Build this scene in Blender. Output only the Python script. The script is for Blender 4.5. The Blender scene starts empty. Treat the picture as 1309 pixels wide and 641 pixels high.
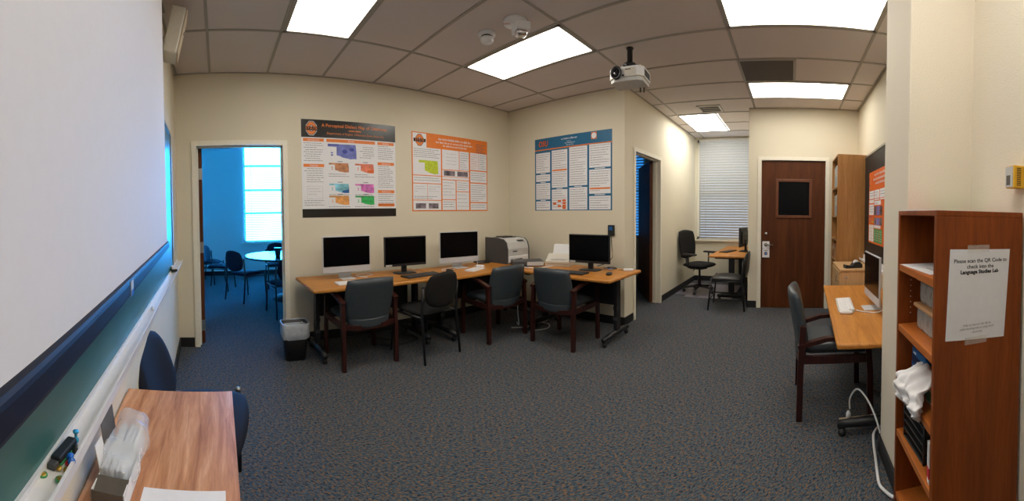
import bpy, bmesh, math, random
from mathutils import Vector, Matrix
R = math.radians
PI = math.pi
random.seed(7)
C = bpy.context.scene.collection
sc = bpy.context.scene

# ---------------------------------------------------------------- colours and materials
def lin(c):
    c = c / 255.0
    return c / 12.92 if c <= 0.04045 else ((c + 0.055) / 1.055) ** 2.4
def rgb(r, g, b): return (lin(r), lin(g), lin(b), 1)

def nt(name):
    m = bpy.data.materials.new(name); m.use_nodes = True
    n = m.node_tree.nodes; l = m.node_tree.links
    return m, n, l, n['Principled BSDF']
def noise(n, l, scale, detail=3, rough=0.5, vec=None):
    t = n.new('ShaderNodeTexNoise'); t.inputs['Scale'].default_value = scale
    t.inputs['Detail'].default_value = detail; t.inputs['Roughness'].default_value = rough
    if vec: l.new(vec, t.inputs['Vector'])
    return t
def ramp(n, l, fac, stops):
    r = n.new('ShaderNodeValToRGB'); l.new(fac, r.inputs[0]); e = r.color_ramp.elements
    while len(e) < len(stops): e.new(0.5)
    for i, (p, c) in enumerate(stops): e[i].position = p; e[i].color = c
    return r
def coords(n, l, scale=(1, 1, 1), kind='Object', rot=(0, 0, 0)):
    t = n.new('ShaderNodeTexCoord'); mp = n.new('ShaderNodeMapping')
    l.new(t.outputs[kind], mp.inputs[0]); mp.inputs['Scale'].default_value = scale; mp.inputs['Rotation'].default_value = rot
    return mp.outputs[0]
def bump(n, l, b, h, strength, dist=0.002):
    k = n.new('ShaderNodeBump'); k.inputs['Strength'].default_value = strength; k.inputs['Distance'].default_value = dist
    l.new(h, k.inputs['Height']); l.new(k.outputs[0], b.inputs['Normal'])
def plain(name, c, rough=0.5, metal=0.0, var=0.08, scale=40, bmp=0.0, spec=0.5):
    m, n, l, b = nt(name)
    v = coords(n, l); t = noise(n, l, scale, 3, 0.5, v)
    lo = tuple(max(0, x * (1 - var)) for x in c[:3]) + (1,); hi = tuple(min(1, x * (1 + var)) for x in c[:3]) + (1,)
    r = ramp(n, l, t.outputs[0], [(0.3, lo), (0.7, hi)]); l.new(r.outputs[0], b.inputs['Base Color'])
    b.inputs['Roughness'].default_value = rough; b.inputs['Metallic'].default_value = metal
    b.inputs['Specular IOR Level'].default_value = spec
    if bmp: bump(n, l, b, t.outputs[0], bmp)
    return m
def wood(name, c1, c2, c3, axis='X', scale=1.0, rough=0.4, spec=0.4):
    m, n, l, b = nt(name)
    st = {'X': (1.2, 14, 14), 'Y': (14, 1.2, 14), 'Z': (14, 14, 1.2)}[axis]
    v = coords(n, l, tuple(s * scale for s in st))
    t = noise(n, l, 1.6, 5, 0.55, v); t.inputs['Distortion'].default_value = 0.8
    r = ramp(n, l, t.outputs[0], [(0.28, c1), (0.5, c2), (0.72, c3)])
    v2 = coords(n, l, tuple(s * scale * 5 for s in st)); t2 = noise(n, l, 2.2, 3, 0.6, v2)
    mx = n.new('ShaderNodeMixRGB'); mx.blend_type = 'MULTIPLY'; mx.inputs[0].default_value = 0.35
    r2 = ramp(n, l, t2.outputs[0], [(0.35, (0.6, 0.55, 0.5, 1)), (0.6, (1, 1, 1, 1))])
    l.new(r.outputs[0], mx.inputs[1]); l.new(r2.outputs[0], mx.inputs[2]); l.new(mx.outputs[0], b.inputs['Base Color'])
    b.inputs['Roughness'].default_value = rough; b.inputs['Specular IOR Level'].default_value = spec
    return m
def emit(name, c, s):
    m, n, l, b = nt(name)
    b.inputs['Base Color'].default_value = (0.8, 0.8, 0.8, 1)
    b.inputs['Emission Color'].default_value = c; b.inputs['Emission Strength'].default_value = s
    return m

M = {}
def wallmat(name, c, bm=0.35):
    m, n, l, b = nt(name)
    v = coords(n, l); t = noise(n, l, 160, 3, 0.6, v)
    t2 = noise(n, l, 1.3, 2, 0.5, v)
    r = ramp(n, l, t2.outputs[0], [(0.3, tuple(x * 0.96 for x in c[:3]) + (1,)), (0.7, c)])
    l.new(r.outputs[0], b.inputs['Base Color']); b.inputs['Roughness'].default_value = 0.75
    b.inputs['Specular IOR Level'].default_value = 0.25
    bump(n, l, b, t.outputs[0], bm, 0.002)
    return m
M['wall'] = wallmat('cream_paint', (0.72, 0.66, 0.515, 1))
M['wallR'] = wallmat('textured_cream_paint', (0.77, 0.70, 0.57, 1), 0.9)
M['wallW'] = wallmat('white_paint', (0.72, 0.72, 0.68, 1))
M['trim'] = plain('trim_paint', (0.80, 0.75, 0.62, 1), 0.4, var=0.03)
def tilemat():
    m, n, l, b = nt('ceiling_tile')
    v = coords(n, l); t = noise(n, l, 320, 4, 0.7, v)
    r = ramp(n, l, t.outputs[0], [(0.34, (0.53, 0.48, 0.45, 1)), (0.46, (0.70, 0.64, 0.61, 1))])
    l.new(r.outputs[0], b.inputs['Base Color']); b.inputs['Roughness'].default_value = 0.9
    b.inputs['Specular IOR Level'].default_value = 0.1
    bump(n, l, b, t.outputs[0], 0.3, 0.002)
    return m
M['tile'] = tilemat()
M['grid'] = plain('ceiling_grid_metal', (0.36, 0.33, 0.28, 1), 0.5, var=0.03)
def carpet():
    m, n, l, b = nt('carpet')
    v = coords(n, l, (1, 1, 1), rot=(0, 0, R(40)))
    w = noise(n, l, 24, 2, 0.5, v)
    add = n.new('ShaderNodeVectorMath'); add.operation = 'MULTIPLY_ADD'
    l.new(w.outputs['Color'], add.inputs[0]); add.inputs[1].default_value = (0.03, 0.03, 0); l.new(v, add.inputs[2])
    def layer(sx, sy, stops):
        mp = n.new('ShaderNodeMapping'); mp.inputs['Scale'].default_value = (sx, sy, 40); l.new(add.outputs[0], mp.inputs[0])
        t = noise(n, l, 1.0, 2, 0.6, mp.outputs[0]); return ramp(n, l, t.outputs[0], stops)
    base = layer(48, 118, [(0.34, (0.012, 0.025, 0.048, 1)), (0.48, (0.048, 0.074, 0.100, 1)), (0.62, (0.085, 0.112, 0.124, 1))])
    flk = layer(50, 112, [(0.51, (0, 0, 0, 1)), (0.63, (1, 1, 1, 1))]); flk.color_ramp.interpolation = 'LINEAR'
    mx = n.new('ShaderNodeMixRGB'); l.new(flk.outputs[0], mx.inputs[0]); l.new(base.outputs[0], mx.inputs[1]); mx.inputs[2].default_value = (0.20, 0.118, 0.062, 1)
    t2 = noise(n, l, 260, 2, 0.7, v)
    mu = n.new('ShaderNodeMixRGB'); mu.blend_type = 'MULTIPLY'; mu.inputs[0].default_value = 0.7
    r2 = ramp(n, l, t2.outputs[0], [(0.32, (0.4, 0.4, 0.42, 1)), (0.62, (1.3, 1.3, 1.3, 1))])
    l.new(mx.outputs[0], mu.inputs[1]); l.new(r2.outputs[0], mu.inputs[2]); l.new(mu.outputs[0], b.inputs['Base Color'])
    b.inputs['Roughness'].default_value = 0.95; b.inputs['Specular IOR Level'].default_value = 0.05
    bump(n, l, b, t2.outputs[0], 0.35, 0.003)
    return m
M['carpet'] = carpet()
M['base'] = plain('black_vinyl_base', (0.012, 0.012, 0.013, 1), 0.5)
M['oak'] = wood('honey_oak_laminate', (0.38, 0.138, 0.020, 1), (0.50, 0.20, 0.032, 1), (0.58, 0.25, 0.048, 1), 'X')
M['oakY'] = wood('oak_shelf_wood', (0.33, 0.15, 0.04, 1), (0.41, 0.19, 0.055, 1), (0.48, 0.24, 0.08, 1), 'Z', 0.7)
M['pine'] = wood('pale_maple_laminate', (0.52, 0.32, 0.15, 1), (0.58, 0.37, 0.18, 1), (0.62, 0.41, 0.21, 1), 'Z', 0.6)
M['table'] = wood('table_oak_laminate', (0.34, 0.125, 0.045, 1), (0.58, 0.27, 0.12, 1), (0.74, 0.42, 0.24, 1), 'Y', 1.6, 0.35)
M['cherry'] = wood('cherry_laminate', (0.19, 0.046, 0.009, 1), (0.25, 0.058, 0.009, 1), (0.31, 0.076, 0.012, 1), 'Z', 0.8, 0.45, 0.2)
M['cherryX'] = wood('cherry_shelf_laminate', (0.42, 0.115, 0.02, 1), (0.50, 0.145, 0.026, 1), (0.56, 0.18, 0.034, 1), 'X', 0.8)
M['mahog'] = wood('mahogany_frame', (0.022, 0.006, 0.005, 1), (0.036, 0.009, 0.007, 1), (0.055, 0.014, 0.009, 1), 'Z', 1.5, 0.3)
M['doorw'] = wood('dark_stained_door', (0.062, 0.018, 0.005, 1), (0.095, 0.027, 0.007, 1), (0.125, 0.038, 0.010, 1), 'Z', 0.6, 0.45, 0.2)
M['doorf'] = wood('door_vision_trim', (0.11, 0.032, 0.009, 1), (0.14, 0.042, 0.012, 1), (0.17, 0.052, 0.016, 1), 'Z', 0.8, 0.35)
M['leather'] = plain('slate_leather', (0.042, 0.053, 0.062, 1), 0.38, var=0.12, scale=60, bmp=0.1)
M['blkfab'] = plain('black_fabric', (0.016, 0.015, 0.014, 1), 0.9, var=0.25, scale=200, bmp=0.2, spec=0.2)
M['navy'] = plain('navy_fabric', (0.009, 0.011, 0.022, 1), 0.85, var=0.2, scale=200, bmp=0.2, spec=0.25)
M['vinyl'] = plain('black_vinyl', (0.02, 0.018, 0.016, 1), 0.45, var=0.1)
M['blk'] = plain('black_plastic', (0.012, 0.012, 0.013, 1), 0.45)
M['blkm'] = plain('black_powder_coat', (0.010, 0.010, 0.011, 1), 0.4, 0.0)
M['dgrey'] = plain('charcoal_plastic', (0.055, 0.055, 0.058, 1), 0.5)
M['screen'] = plain('dark_screen_glass', (0.002, 0.002, 0.0025, 1), 0.2, var=0.02, spec=0.12)
M['silver'] = plain('silver_aluminium', (0.55, 0.56, 0.58, 1), 0.4, 0.15, var=0.03)
M['white'] = plain('white_plastic', (0.72, 0.72, 0.72, 1), 0.45, var=0.03)
M['offw'] = plain('off_white_plastic', (0.62, 0.58, 0.50, 1), 0.5, var=0.03)
M['beige'] = plain('beige_plastic', (0.6, 0.5, 0.36, 1), 0.5, var=0.03)
M['lgrey'] = plain('light_grey_plastic', (0.5, 0.5, 0.48, 1), 0.5, var=0.03)
M['steel'] = plain('brushed_steel', (0.35, 0.34, 0.31, 1), 0.35, 0.9, var=0.05)
M['paper'] = plain('white_paper', (0.78, 0.77, 0.77, 1), 0.8, var=0.02)
M['paperg'] = plain('poster_paper', (0.78, 0.78, 0.80, 1), 0.45, var=0.02)
M['ink'] = plain('black_ink', (0.02, 0.02, 0.022, 1), 0.6)
M['greyink'] = plain('grey_print', (0.13, 0.13, 0.14, 1), 0.6)
M['midink'] = plain('mid_grey_print', (0.20, 0.20, 0.21, 1), 0.6)
M['softink'] = plain('soft_grey_print', (0.36, 0.36, 0.37, 1), 0.6)
M['bannerk'] = plain('glossy_black_print', (0.018, 0.016, 0.014, 1), 0.25)
M['orange'] = plain('orange_print', (0.78, 0.20, 0.025, 1), 0.45)
M['orange2'] = plain('deep_orange_print', (0.72, 0.13, 0.015, 1), 0.45)
M['teal'] = plain('blue_print', (0.012, 0.13, 0.26, 1), 0.4)
M['p_blue'] = plain('map_blue', (0.16, 0.19, 0.52, 1), 0.5, var=0.3, scale=14)
M['p_blue2'] = plain('map_dark_blue', (0.05, 0.07, 0.35, 1), 0.5)
M['p_brown'] = plain('map_brown', (0.48, 0.20, 0.09, 1), 0.5, var=0.5, scale=18)
M['p_red'] = plain('map_red', (0.80, 0.20, 0.11, 1), 0.5, var=0.4, scale=14)
M['p_cyan'] = plain('map_cyan', (0.22, 0.55, 0.66, 1), 0.5, var=0.5, scale=14)
M['p_navy'] = plain('map_navy', (0.01, 0.10, 0.32, 1), 0.5)
M['p_pink'] = plain('map_magenta', (0.62, 0.16, 0.48, 1), 0.5, var=0.4, scale=18)
M['p_or'] = plain('map_orange', (0.85, 0.36, 0.10, 1), 0.5, var=0.3, scale=18)
M['p_green'] = plain('map_green', (0.03, 0.42, 0.10, 1), 0.5, var=0.4, scale=18)
M['p_lime'] = plain('map_lime', (0.50, 0.60, 0.03, 1), 0.5, var=0.2, scale=30)
M['p_spec'] = plain('spectrogram_grey', (0.16, 0.13, 0.15, 1), 0.5, var=0.9, scale=12)
M['board_g'] = plain('green_chalkboard', (0.035, 0.125, 0.10, 1), 0.38, var=0.12, scale=6)
M['board_k'] = plain('black_chalkboard', (0.009, 0.009, 0.010, 1), 0.5, var=0.1)
M['tray'] = plain('painted_tray', (0.70, 0.68, 0.66, 1), 0.35, var=0.03)
M['fabric_s'] = plain('matte_screen_white', (0.70, 0.68, 0.68, 1), 0.85, var=0.01)
M['bar'] = plain('black_screen_bar', (0.006, 0.007, 0.015, 1), 0.6, spec=0.3)
M['lensglass'] = plain('lens_glass', (0.01, 0.01, 0.012, 1), 0.1)
M['clearp'] = plain('lamp_reflector', (0.6, 0.58, 0.6, 1), 0.12, 0.8)
M['yellow'] = plain('mustard_plastic', (0.78, 0.42, 0.015, 1), 0.45, var=0.05)
M['liner'] = plain('plastic_bin_liner', (0.46, 0.49, 0.53, 1), 0.3, var=0.15, scale=25, bmp=0.6)
M['blueb'] = plain('blue_carton', (0.012, 0.11, 0.30, 1), 0.4)
M['blued'] = plain('dark_blue_carton', (0.008, 0.03, 0.10, 1), 0.4)
M['tan'] = plain('tan_lid', (0.50, 0.27, 0.12, 1), 0.5)
M['carton'] = plain('grey_carton', (0.10, 0.088, 0.075, 1), 0.7)
M['redp'] = plain('red_print', (0.65, 0.03, 0.05, 1), 0.5)
M['greenp'] = plain('green_print', (0.05, 0.30, 0.10, 1), 0.5)
M['mat'] = plain('chair_mat_vinyl', (0.21, 0.19, 0.23, 1), 0.35, var=0.05)
M['blind'] = plain('blind_slat_white', (0.62, 0.62, 0.60, 1), 0.5, var=0.02)
M['espresso'] = plain('dark_espresso_laminate', (0.035, 0.03, 0.03, 1), 0.16, var=0.1, spec=0.8)
M['gold'] = plain('brass', (0.6, 0.38, 0.08, 1), 0.3, 0.8)
M['bluep'] = plain('blue_plastic', (0.01, 0.12, 0.5, 1), 0.3)
M['cyanp'] = plain('cyan_plastic', (0.02, 0.30, 0.5, 1), 0.3)
M['grille'] = plain('return_grille_dark', (0.10, 0.082, 0.068, 1), 0.7, var=0.4, scale=400)
M['lamp'] = emit('fluorescent_diffuser', (1.0, 0.95, 0.86, 1), 9.6)
M['lamp2'] = emit('cool_fluorescent_diffuser', (1.0, 0.98, 0.94, 1), 12.0)
M['daypane'] = emit('daylit_pane', (0.022, 0.33, 1.0, 1), 44.0)
M['daydim'] = emit('shaded_daylit_pane', (0.34, 0.54, 0.85, 1), 0.85)
M['daydk'] = emit('deep_blue_daylit_pane', (0.03, 0.30, 0.9, 1), 0.9)
def glassy(name, c, a):
    m, n, l, b = nt(name)
    b.inputs['Base Color'].default_value = c; b.inputs['Roughness'].default_value = 0.12
    b.inputs['Alpha'].default_value = a
    t = noise(n, l, 28, 3, 0.5, coords(n, l)); bump(n, l, b, t.outputs[0], 0.9, 0.01)
    return m
M['film'] = glassy('clear_film', (0.78, 0.84, 0.90, 1), 0.34)
M['clearbox'] = glassy('clear_box_plastic', (0.55, 0.55, 0.52, 1), 0.55)
M['packet'] = plain('pale_blue_packet', (0.74, 0.78, 0.82, 1), 0.4, var=0.10, scale=50)
M['tape'] = glassy('clear_tape', (0.75, 0.7, 0.62, 1), 0.22)

# ---------------------------------------------------------------- mesh builder
class MB:
    def __init__(s): s.v = []; s.f = []; s.m = []; s.sm = []; s.mats = []
    def mi(s, mat):
        mat = M[mat] if isinstance(mat, str) else mat
        if mat not in s.mats: s.mats.append(mat)
        return s.mats.index(mat)
    def add(s, vs, fs, mat, smooth=False, T=None):
        b = len(s.v); k = s.mi(mat)
        s.v += [tuple(T @ Vector(p)) if T else tuple(p) for p in vs]
        for f in fs: s.f.append([b + i for i in f]); s.m.append(k); s.sm.append(smooth)
        return s
    def box(s, a, c, mat, bev=0.0, T=None, seg=2):
        (x0, y0, z0), (x1, y1, z1) = [tuple(map(min, a, c)), tuple(map(max, a, c))]
        if bev <= 0:
            vs = [(x0,y0,z0),(x1,y0,z0),(x1,y1,z0),(x0,y1,z0),(x0,y0,z1),(x1,y0,z1),(x1,y1,z1),(x0,y1,z1)]
            fs = [(3,2,1,0),(4,5,6,7),(0,1,5,4),(1,2,6,5),(2,3,7,6),(3,0,4,7)]
            return s.add(vs, fs, mat, False, T)
        bm = bmesh.new(); bmesh.ops.create_cube(bm, size=1)
        for v in bm.verts:
            v.co = ((v.co.x + .5) * (x1 - x0) + x0, (v.co.y + .5) * (y1 - y0) + y0, (v.co.z + .5) * (z1 - z0) + z0)
        bev = min(bev, 0.49 * min(x1 - x0, y1 - y0, z1 - z0))
        bmesh.ops.bevel(bm, geom=bm.edges[:], offset=bev, segments=seg, affect='EDGES', profile=0.5)
        bm.verts.index_update()
        s.add([v.co[:] for v in bm.verts], [[v.index for v in f.verts] for f in bm.faces], mat, False, T); bm.free()
        return s
    def tube(s, path, r, mat, n=8, T=None, closed=False, flat=1.0):
        P = [Vector(p) for p in path]; rs = r if isinstance(r, (list, tuple)) else [r] * len(P)
        vs = []; fs = []; prev = None
        for i, p in enumerate(P):
            d = (P[min(i + 1, len(P) - 1)] - P[max(i - 1, 0)]).normalized()
            up = Vector((0, 0, 1)) if abs(d.z) < 0.95 else Vector((0, 1, 0))
            a = d.cross(up).normalized(); b = a.cross(d).normalized()
            if prev is not None and a.dot(prev) < 0 and abs(d.z) >= 0.95: pass
            prev = a
            for k in range(n):
                t = 2 * PI * k / n
                vs.append(p + (a * math.cos(t) + b * math.sin(t) * flat) * rs[i])
        for i in range(len(P) - 1):
            for k in range(n):
                fs.append((i * n + k, i * n + (k + 1) % n, (i + 1) * n + (k + 1) % n, (i + 1) * n + k))
        fs.append(list(range(n))[::-1]); fs.append([(len(P) - 1) * n + k for k in range(n)])
        return s.add(vs, fs, mat, n > 4, T)
    def bar(s, path, w, h, mat, T=None):
        """rectangular bar along a path: w across, h in the up sense"""
        P = [Vector(p) for p in path]; vs = []; fs = []
        for i, p in enumerate(P):
            d = (P[min(i + 1, len(P) - 1)] - P[max(i - 1, 0)]).normalized()
            up = Vector((0, 0, 1)) if abs(d.z) < 0.9 else Vector((0, 1, 0))
            a = d.cross(up).normalized() * w / 2; b = a.normalized().cross(d).normalized() * h / 2
            vs += [p - a - b, p + a - b, p + a + b, p - a + b]
        for i in range(len(P) - 1):
            for k in range(4): fs.append((i*4+k, i*4+(k+1) % 4, (i+1)*4+(k+1) % 4, (i+1)*4+k))
        fs.append((3, 2, 1, 0)); e = (len(P) - 1) * 4; fs.append((e, e+1, e+2, e+3))
        return s.add(vs, fs, mat, False, T)
    def lathe(s, prof, mat, n=24, T=None, smooth=True, sx=1.0, sy=1.0):
        vs = []; fs = []
        for (r, z) in prof:
            for k in range(n): vs.append((r * sx * math.cos(2*PI*k/n), r * sy * math.sin(2*PI*k/n), z))
        for i in range(len(prof) - 1):
            for k in range(n): fs.append((i*n+k, i*n+(k+1) % n, (i+1)*n+(k+1) % n, (i+1)*n+k))
        fs.append(list(range(n))[::-1]); fs.append([(len(prof)-1)*n+k for k in range(n)])
        return s.add(vs, fs, mat, smooth, T)
    def prism(s, poly, z0, z1, mat, T=None):
        n = len(poly)
        vs = [(x, y, z0) for x, y in poly] + [(x, y, z1) for x, y in poly]
        fs = [list(range(n))[::-1], list(range(n, 2*n))] + [(i, (i+1) % n, n+(i+1) % n, n+i) for i in range(n)]
        return s.add(vs, fs, mat, False, T)
    def pad(s, w, h, t, mat, corner=0.5, fn=None, nu=20, nv=18, p=5, T=None):
        """cushion: x across, z up, y thick"""
        vs = []; idx = {}; fs = []
        for side in (1, -1):
            for i in range(nu + 1):
                for j in range(nv + 1):
                    u = -1 + 2*i/nu; v = -1 + 2*j/nv
                    edge = i in (0, nu) or j in (0, nv)
                    if edge and side == -1: idx[(side, i, j)] = idx[(1, i, j)]; continue
                    xe = u*math.sqrt(1 - v*v/2); ze = v*math.sqrt(1 - u*u/2)
                    x = u + (xe - u)*corner; z = v + (ze - v)*corner
                    th = 0 if edge else math.sqrt(max(0, (1 - abs(u)**p)*(1 - abs(v)**p)))
                    q = (x*w/2, side*th*t/2, z*h/2)
                    if fn: q = fn(*q)
                    idx[(side, i, j)] = len(vs); vs.append(q)
        for side in (1, -1):
            for i in range(nu):
                for j in range(nv):
                    f = [idx[(side, i, j)], idx[(side, i+1, j)], idx[(side, i+1, j+1)], idx[(side, i, j+1)]]
                    f = f if side == -1 else f[::-1]
                    if len(set(f)) >= 3: fs.append(list(dict.fromkeys(f)))
        return s.add(vs, fs, mat, True, T)
    def rect(s, u0, v0, u1, v1, d, mat, T=None):
        return s.add([(u0, -d, v0), (u1, -d, v0), (u1, -d, v1), (u0, -d, v1)], [(0, 1, 2, 3)], mat, False, T)
    def poly(s, pts, d, mat, T=None):
        return s.add([(u, -d, v) for u, v in pts], [list(range(len(pts)))], mat, False, T)
    def text(s, txt, size, u, v, d, mat, align='CENTER', T=None, shear=0.0, sx=1.0, bold=0.0):
        cu = bpy.data.curves.new('t', 'FONT'); cu.body = txt; cu.size = size; cu.align_x = align; cu.align_y = 'CENTER'; cu.shear = shear
        cu.resolution_u = 2; cu.offset = bold
        o = bpy.data.objects.new('t', cu); C.objects.link(o)
        dg = bpy.context.evaluated_depsgraph_get(); me = o.evaluated_get(dg).to_mesh()
        vs = [(u + p.co.x * sx, -d, v + p.co.y) for p in me.vertices]; fs = [list(p.vertices) for p in me.polygons]
        bpy.data.objects.remove(o); bpy.data.curves.remove(cu)
        return s.add(vs, fs, mat, False, T)
    def build(s, name, parent=None, loc=None, rz=0):
        me = bpy.data.meshes.new(name); me.from_pydata(s.v, [], s.f)
        for m in s.mats: me.materials.append(m)
        for i, p in enumerate(me.polygons): p.material_index = s.m[i]; p.use_smooth = s.sm[i]
        me.update()
        bm = bmesh.new(); bm.from_mesh(me); bmesh.ops.recalc_face_normals(bm, faces=bm.faces[:]) if getattr(s, 'recalc', True) else None
        bm.to_mesh(me); bm.free()
        o = bpy.data.objects.new(name, me); C.objects.link(o)
        if parent: o.parent = parent
        if loc: o.location = loc
        if rz: o.rotation_euler = (0, 0, rz)
        return o

def tag(o, label, cat, group=None, kind=None):
    if label: o['label'] = label
    if cat: o['category'] = cat
    if group: o['group'] = group
    if kind: o['kind'] = kind
    return o
def thing(name, label, cat, loc=(0, 0, 0), rz=0, group=None):
    o = bpy.data.objects.new(name, None); C.objects.link(o); o.location = loc; o.rotation_euler = (0, 0, rz)
    o.empty_display_size = 0.1
    return tag(o, label, cat, group)
def struct(name, mb, label, cat=None):
    o = mb.build(name); o['kind'] = 'structure'; o['label'] = label; o['category'] = cat or name.split('_')[0]
    return o
def dup(root, loc, rz, label):
    r = root.copy(); C.objects.link(r); r.location = loc; r.rotation_euler = (0, 0, rz); r['label'] = label
    for ch in list(root.children):
        c = ch.copy(); C.objects.link(c); c.parent = r
        for g in ch.children:
            d = g.copy(); C.objects.link(d); d.parent = c
    return r
def Tm(loc=(0, 0, 0), rot=(0, 0, 0)):
    return Matrix.Translation(loc) @ Matrix.Rotation(rot[2], 4, 'Z') @ Matrix.Rotation(rot[1], 4, 'Y') @ Matrix.Rotation(rot[0], 4, 'X')

# ---------------------------------------------------------------- room numbers (metres)
H = 2.90
YA = 3.863      # wall with the two posters
XB = 3.96       # wall with the blue poster
YC = 1.945      # wall with the corridor door
XE = 5.278      # wall with the brown door
XF = 7.205      # wall with the blinds
YR = -0.968     # wall with the black chalkboard
YN = -0.858     # wall by the low bookcase
T_ = 0.12
def lx(y): return -0.44 + 0.038 * (YA - y)      # left wall plane

# ---------------------------------------------------------------- floor, ceiling, walls
m = MB(); m.box((-1.4, -1.3, -0.1), (7.6, 9.0, 0), 'carpet'); struct('floor', m, 'blue grey carpet flecked with brown', 'floor')
m = MB(); m.box((-0.6, -1.2, H), (XF + .1, YA + .0, H + .08), 'tile'); ceil = struct('ceiling', m, 'drop ceiling of beige mineral tiles', 'ceiling')
S = 0.6096; X0 = -0.0635; rows = [2.976 - i * 2 * S for i in range(-1, 4)]; cols = [X0 + i * S for i in range(0, 13)]
g = MB()
for y in rows:
    if y < YA: g.box((lx(y) + .005, y - .012, H - .006), (XB - .005 if y > YC else (XF - .01 if y > .63 else XE - .01), y + .012, H + .002), 'grid')
for x in cols:
    y0 = YN if x < 1.6 else YR
    y1 = YA - .003
    if x > XB: y1 = YC - .005
    if x > XE - .05: y0 = .63
    if x < XF - .02: g.box((x - .012, y0 + .005, H - .007), (x + .012, y1, H + .002), 'grid')
g.box((lx(YA) + .0, YA - .022, H - .006), (XB, YA, H + .002), 'grid')
g.box((XB - .022, YC, H - .006), (XB, YA, H + .002), 'grid')
g.box((XB, YC - .022, H - .006), (XF, YC, H + .002), 'grid')
g.box((XE - .022, YR, H - .006), (XE, .62, H + .002), 'grid')
g.box((2.03, YR, H - .006), (XE, YR + .03, H + .002), 'grid')
for i in range(8):
    ya = -.86 + i * .59; g.box((lx(ya + .3) , ya, H - .006), (lx(ya + .3) + .022, ya + .59, H + .002), 'grid')
struct('trim_1', g, 'metal grid carrying the ceiling tiles', 'ceiling grid')

m = MB()
DA0, DA1, DAH = -0.222, 0.697, 2.135
m.box((-0.56, YA, 0), (DA0 - .03, YA + T_, H), 'wall'); m.box((DA1 + .03, YA, 0), (XB + T_, YA + T_, H), 'wall'); m.box((DA0 - .03, YA, DAH + .03), (DA1 + .03, YA + T_, H), 'wall')
struct('wall_back', m, 'cream wall with the doorway and two posters', 'wall')
m = MB(); m.prism([(lx(YA + .12), YA + .0), (lx(-1.0), -1.0), (lx(-1.0) - .12, -1.0), (lx(YA) - .12, YA + .0)], 0, H, 'wall')
struct('wall_left', m, 'cream wall behind the pull-down screen and green chalkboard', 'wall')
m = MB(); m.box((XB, YC + T_, 0), (XB + T_, YA, H), 'wall'); struct('wall_middle', m, 'cream wall behind the printer and blue poster', 'wall')
DC0, DC1, DCH = 4.262, 5.165, 2.165
m = MB(); m.box((XB, YC, 0), (DC0 - .03, YC + T_, H), 'wall'); m.box((DC1 + .03, YC, 0), (XF, YC + T_, H), 'wall'); m.box((DC0 - .03, YC, DCH + .03), (DC1 + .03, YC + T_, H), 'wall')
struct('wall_corridor', m, 'cream wall with the dark side doorway', 'wall')
W0, W1, WZ0, WZ1 = 0.68, 1.90, 0.84, 2.86
m = MB()
m.box((XF, 0.4, 0), (XF + T_, 5.2, WZ0), 'wall'); m.box((XF, 0.4, WZ1), (XF + T_, 5.2, H + .1), 'wall')
m.box((XF, 0.4, WZ0), (XF + T_, W0, WZ1), 'wall'); m.box((XF, W1, WZ0), (XF + T_, 3.05, WZ1), 'wall'); m.box((XF, 4.2, WZ0), (XF + T_, 5.2, WZ1), 'wall')
struct('wall_far', m, 'wall with the tall blind-covered window', 'wall')
DE0, DE1, DEH = -0.497, 0.430, 2.148
m = MB(); m.box((XE, YR - .1, 0), (XE + T_, DE0 - .02, H), 'wall'); m.box((XE, DE1 + .02, 0), (XE + T_, .62, H), 'wall'); m.box((XE, DE0 - .02, DEH + .02), (XE + T_, DE1 + .02, H), 'wall')
struct('wall_entry', m, 'cream wall around the brown entry door', 'wall')
m = MB(); m.box((XE + T_, .5, 0), (XF, .62, H), 'wall'); struct('wall_alcove', m, 'side wall of the window alcove', 'wall')
m = MB(); m.box((2.03, YR - T_, 0), (XE, YR, H), 'wall'); struct('wall_right', m, 'cream wall carrying the black chalkboard', 'wall')
PX0, PX1, PY = 1.60, 2.03, -0.53
m = MB(); m.box((PX0, YR - T_, 0), (PX1, PY, H), 'wallR', 0.006); struct('wall_pillar', m, 'textured cream pillar behind the low bookcase', 'pillar')
m = MB(); m.box((-0.5, YN - T_, 0), (PX0, YN, H), 'wallR'); struct('wall_near', m, 'textured cream wall with the yellow thermostat', 'wall')
# hall behind the brown door, side office, blue meeting room
m = MB(); m.box((XE + .9, -1.2, 0), (XE + 1.0, .5, H), 'wallW'); struct('wall_hall', m, 'hall wall beyond the entry door', 'wall')
m = MB(); m.box((XB + T_, 5.1, 0), (XF, 5.2, H), 'wallW'); m.box((XB, YA + T_, 0), (XB + T_, 5.1, H + .5), 'wallW'); struct('wall_office', m, 'walls of the dark side office', 'wall')
m = MB(); m.box((XB + T_, YC + T_, H), (XF, 5.2, H + .08), 'tile'); struct('ceiling_office', m, 'ceiling of the dark side office', 'ceiling')
YB, HB = 8.6, 3.5
BX0, BX1, BZ0, BZ1 = 0.59, 2.05, 0.76, 3.25
m = MB()
m.box((-1.3, YB, 0), (BX0, YB + .1, HB), 'wallW'); m.box((BX1, YB, 0), (XB, YB + .1, HB), 'wallW'); m.box((BX0, YB, 0), (BX1, YB + .1, BZ0), 'wallW'); m.box((BX0, YB, BZ1), (BX1, YB + .1, HB), 'wallW')
struct('wall_meeting_back', m, 'blue-lit wall with the bright window of the next room', 'wall')
m = MB(); m.box((-1.3, YA + T_, 0), (-1.2, YB, HB), 'wallW'); m.box((XB - .1, 5.2, 0), (XB, YB, HB), 'wallW'); m.box((-1.3, YA + .05, H), (XB, YA + T_, HB), 'wallW'); m.box((-1.3, YA, 0), (-.56, YA + T_, H), 'wallW')
struct('wall_meeting_side', m, 'side walls of the blue-lit next room', 'wall')
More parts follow.
